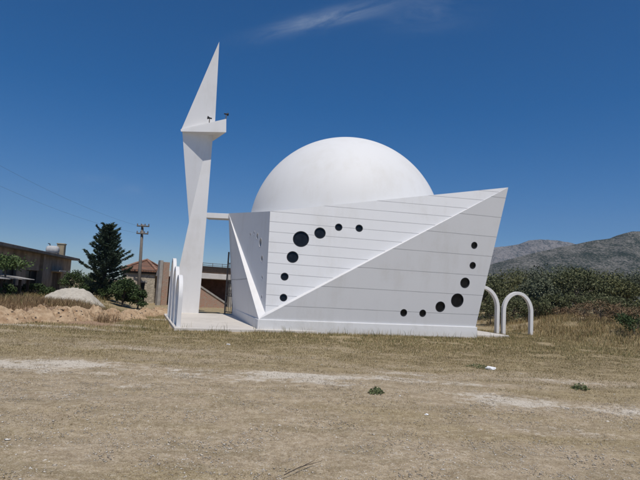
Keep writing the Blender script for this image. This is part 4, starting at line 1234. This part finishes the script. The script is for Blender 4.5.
# loose stones
def stones(name, x, y, r, mat):
    n = len(x)
    base = np.array([(0, 0, 1), (0, 0, -1), (1, 0, 0), (-1, 0, 0), (0, 1, 0), (0, -1, 0)], dtype=float)
    tri = np.array([(0, 2, 4), (0, 4, 3), (0, 3, 5), (0, 5, 2), (1, 4, 2), (1, 3, 4), (1, 5, 3), (1, 2, 5)])
    V = base[None] * (0.6 + 0.8 * RNG.random((n, 6, 1)))
    an = RNG.random(n) * 6.283; ca, sa = np.cos(an)[:, None], np.sin(an)[:, None]
    X, Y = V[..., 0] * 1.3, V[..., 1]
    V = np.stack([X * ca - Y * sa, X * sa + Y * ca, V[..., 2] * 0.42], 2) * r[:, None, None]
    V = V + np.stack([x, y, height(x, y) + r * 0.12], 1)[:, None]
    T = (np.arange(n)[:, None, None] * 6 + tri[None]).reshape(-1, 3)
    return mesh_np(name, V.reshape(-1, 3), T, mat)
M['stone_mix'] = leaf_mat('loose_stones', (0.34, 0.285, 0.22), (0.52, 0.455, 0.365), (0.80, 0.75, 0.66), 0.9)
x, y = scatter(150000, 3.3, 14.5, power=1.1)
k = (RNG.random(len(x)) < (1 - grass_mask(x, y)) * 0.95) & clumpy(x, y, 3.1, 0.36, 14)
x, y = x[k], y[k]; r = 0.0035 + 0.009 * RNG.random(len(x)) ** 2.6 + 0.016 * (RNG.random(len(x)) > 0.988) * RNG.random(len(x))
tag(stones('loose_stones', x, y, r, M['stone_mix']), kind='stuff')

# clods lying on the earth heaps
hv = np.concatenate(HEAPV); hv = hv[hv[:, 2] > height(hv[:, 0], hv[:, 1]) + 0.02]
pk = hv[RNG.integers(0, len(hv), 1100)] + RNG.normal(size=(1100, 3)) * np.array([.05, .05, 0])
M['clods'] = leaf_mat('earth_clods', (0.38, 0.27, 0.17), (0.52, 0.40, 0.28), (0.68, 0.58, 0.45), 0.95)
o = stones('earth_clods', pk[:, 0], pk[:, 1], 0.012 + 0.034 * RNG.random(1100) ** 3, M['clods'])
co = np.empty(len(o.data.vertices) * 3, dtype=np.float32); o.data.vertices.foreach_get('co', co); co = co.reshape(-1, 6, 3)
co[:, :, 2] += (pk[:, 2] - height(pk[:, 0], pk[:, 1]))[:, None]; o.data.vertices.foreach_set('co', co.ravel()); tag(o, kind='stuff')
# low green weeds in the gravel
wgrp = 'low green weeds in the gravel'
for k, (px, py, rad, hgt_, lab) in enumerate([(376, 395, 0.17, 0.13, 'dark green weed alone in the middle of the gravel'), (580, 390, 0.22, 0.16, 'green weed at the right side of the gravel'),
                                       (480, 366.5, 0.42, 0.09, 'spreading green weed left of the white litter')]):
    c = GZ(px, py, 0.0); z0 = hz(c.x, c.y)
    o = empty('weed', (c.x, c.y, z0)); tag(o, lab, 'weed', wgrp)
    rad *= 0.75; hgt_ *= 0.8; n = 150; an = RNG.random(n) * 6.283; q_ = RNG.random(n) ** 0.6
    C = np.stack([c.x + np.cos(an) * q_ * rad, c.y + np.sin(an) * q_ * rad, z0 + 0.015 + hgt_ * (1 - q_ ** 1.5) * RNG.random(n)], 1)
    V, F = leaf_quads(C, 0.055, 0.4, 0.2); mesh_np('leaves', V, F, M['weed'], o)
    mb = MB()
    for i in range(9):
        a_ = i * 0.7; mb.tube([Vector((c.x, c.y, z0 - .01)), Vector((c.x + math.cos(a_) * rad * .6, c.y + math.sin(a_) * rad * .6, z0 + hgt_ * .6))], [.004, .002], 4)
    mb.build('stems', M['weed'], o)

# litter
M['litter'] = plain('white_plastic', (0.78, 0.78, 0.78), 0.5, 0.05)
def scrap(px, py, s, lab, seed):
    c = GZ(px, py, 0.0); rs_ = random.Random(seed); z0 = hz(c.x, c.y)
    bm = bmesh.new(); bmesh.ops.create_icosphere(bm, subdivisions=2, radius=1)
    for v_ in bm.verts:
        v_.co = Vector((v_.co.x * s * 1.5, v_.co.y * s, v_.co.z * s * 0.6)) * rs_.uniform(0.72, 1.25) + Vector((c.x, c.y, z0 + s * 0.42))
    me = bpy.data.meshes.new('plastic_bag'); bm.to_mesh(me); bm.free()
    tag(link('plastic_bag', me, M['litter']), lab, 'litter', 'scraps of white plastic on the ground')
scrap(490.5, 368.5, 0.075, 'crumpled white plastic bag right of the centre of the dry field', 3)
scrap(228, 346, 0.035, 'small white scrap in the grass left of the mosque corner', 8)
scrap(426.5, 415, 0.02, 'tiny white scrap lying on the bare gravel', 10)
# a dry twig in the foreground
ta, tb_ = GZ(284, 475, 0.012), GZ(322, 461, 0.012)
tw = MB(); tw.tube([ta, ta.lerp(tb_, .4) + Vector((0, .012, .015)), tb_], [0.004, 0.0035, 0.0015], 6)
tw.tube([ta.lerp(tb_, .45) + Vector((0, .01, .012)), ta.lerp(tb_, .7) + Vector((.03, .05, .03))], [0.004, 0.0015], 5)
tag(tw.build('twig', M['dark_wood']), 'thin dry twig on the gravel at the bottom of the photo', 'twig')

# ------------------------------------------------------------------ haze
HAZE = True
if HAZE:
    m = bpy.data.materials.new('air'); m.use_nodes = True; nt = m.node_tree; nt.nodes.clear()
    out = nt.nodes.new('ShaderNodeOutputMaterial'); pv = nt.nodes.new('ShaderNodeVolumePrincipled')
    pv.inputs['Color'].default_value = (0.62, 0.76, 0.95, 1); pv.inputs['Density'].default_value = 0.00016; pv.inputs['Anisotropy'].default_value = 0.2
    nt.links.new(pv.outputs[0], out.inputs['Volume'])
    hb = MB(); hb.box(-FARG - 10, FARG + 10, -80, FARG + 10, -8, 420)
    tag(hb.build('haze', m), kind='stuff')
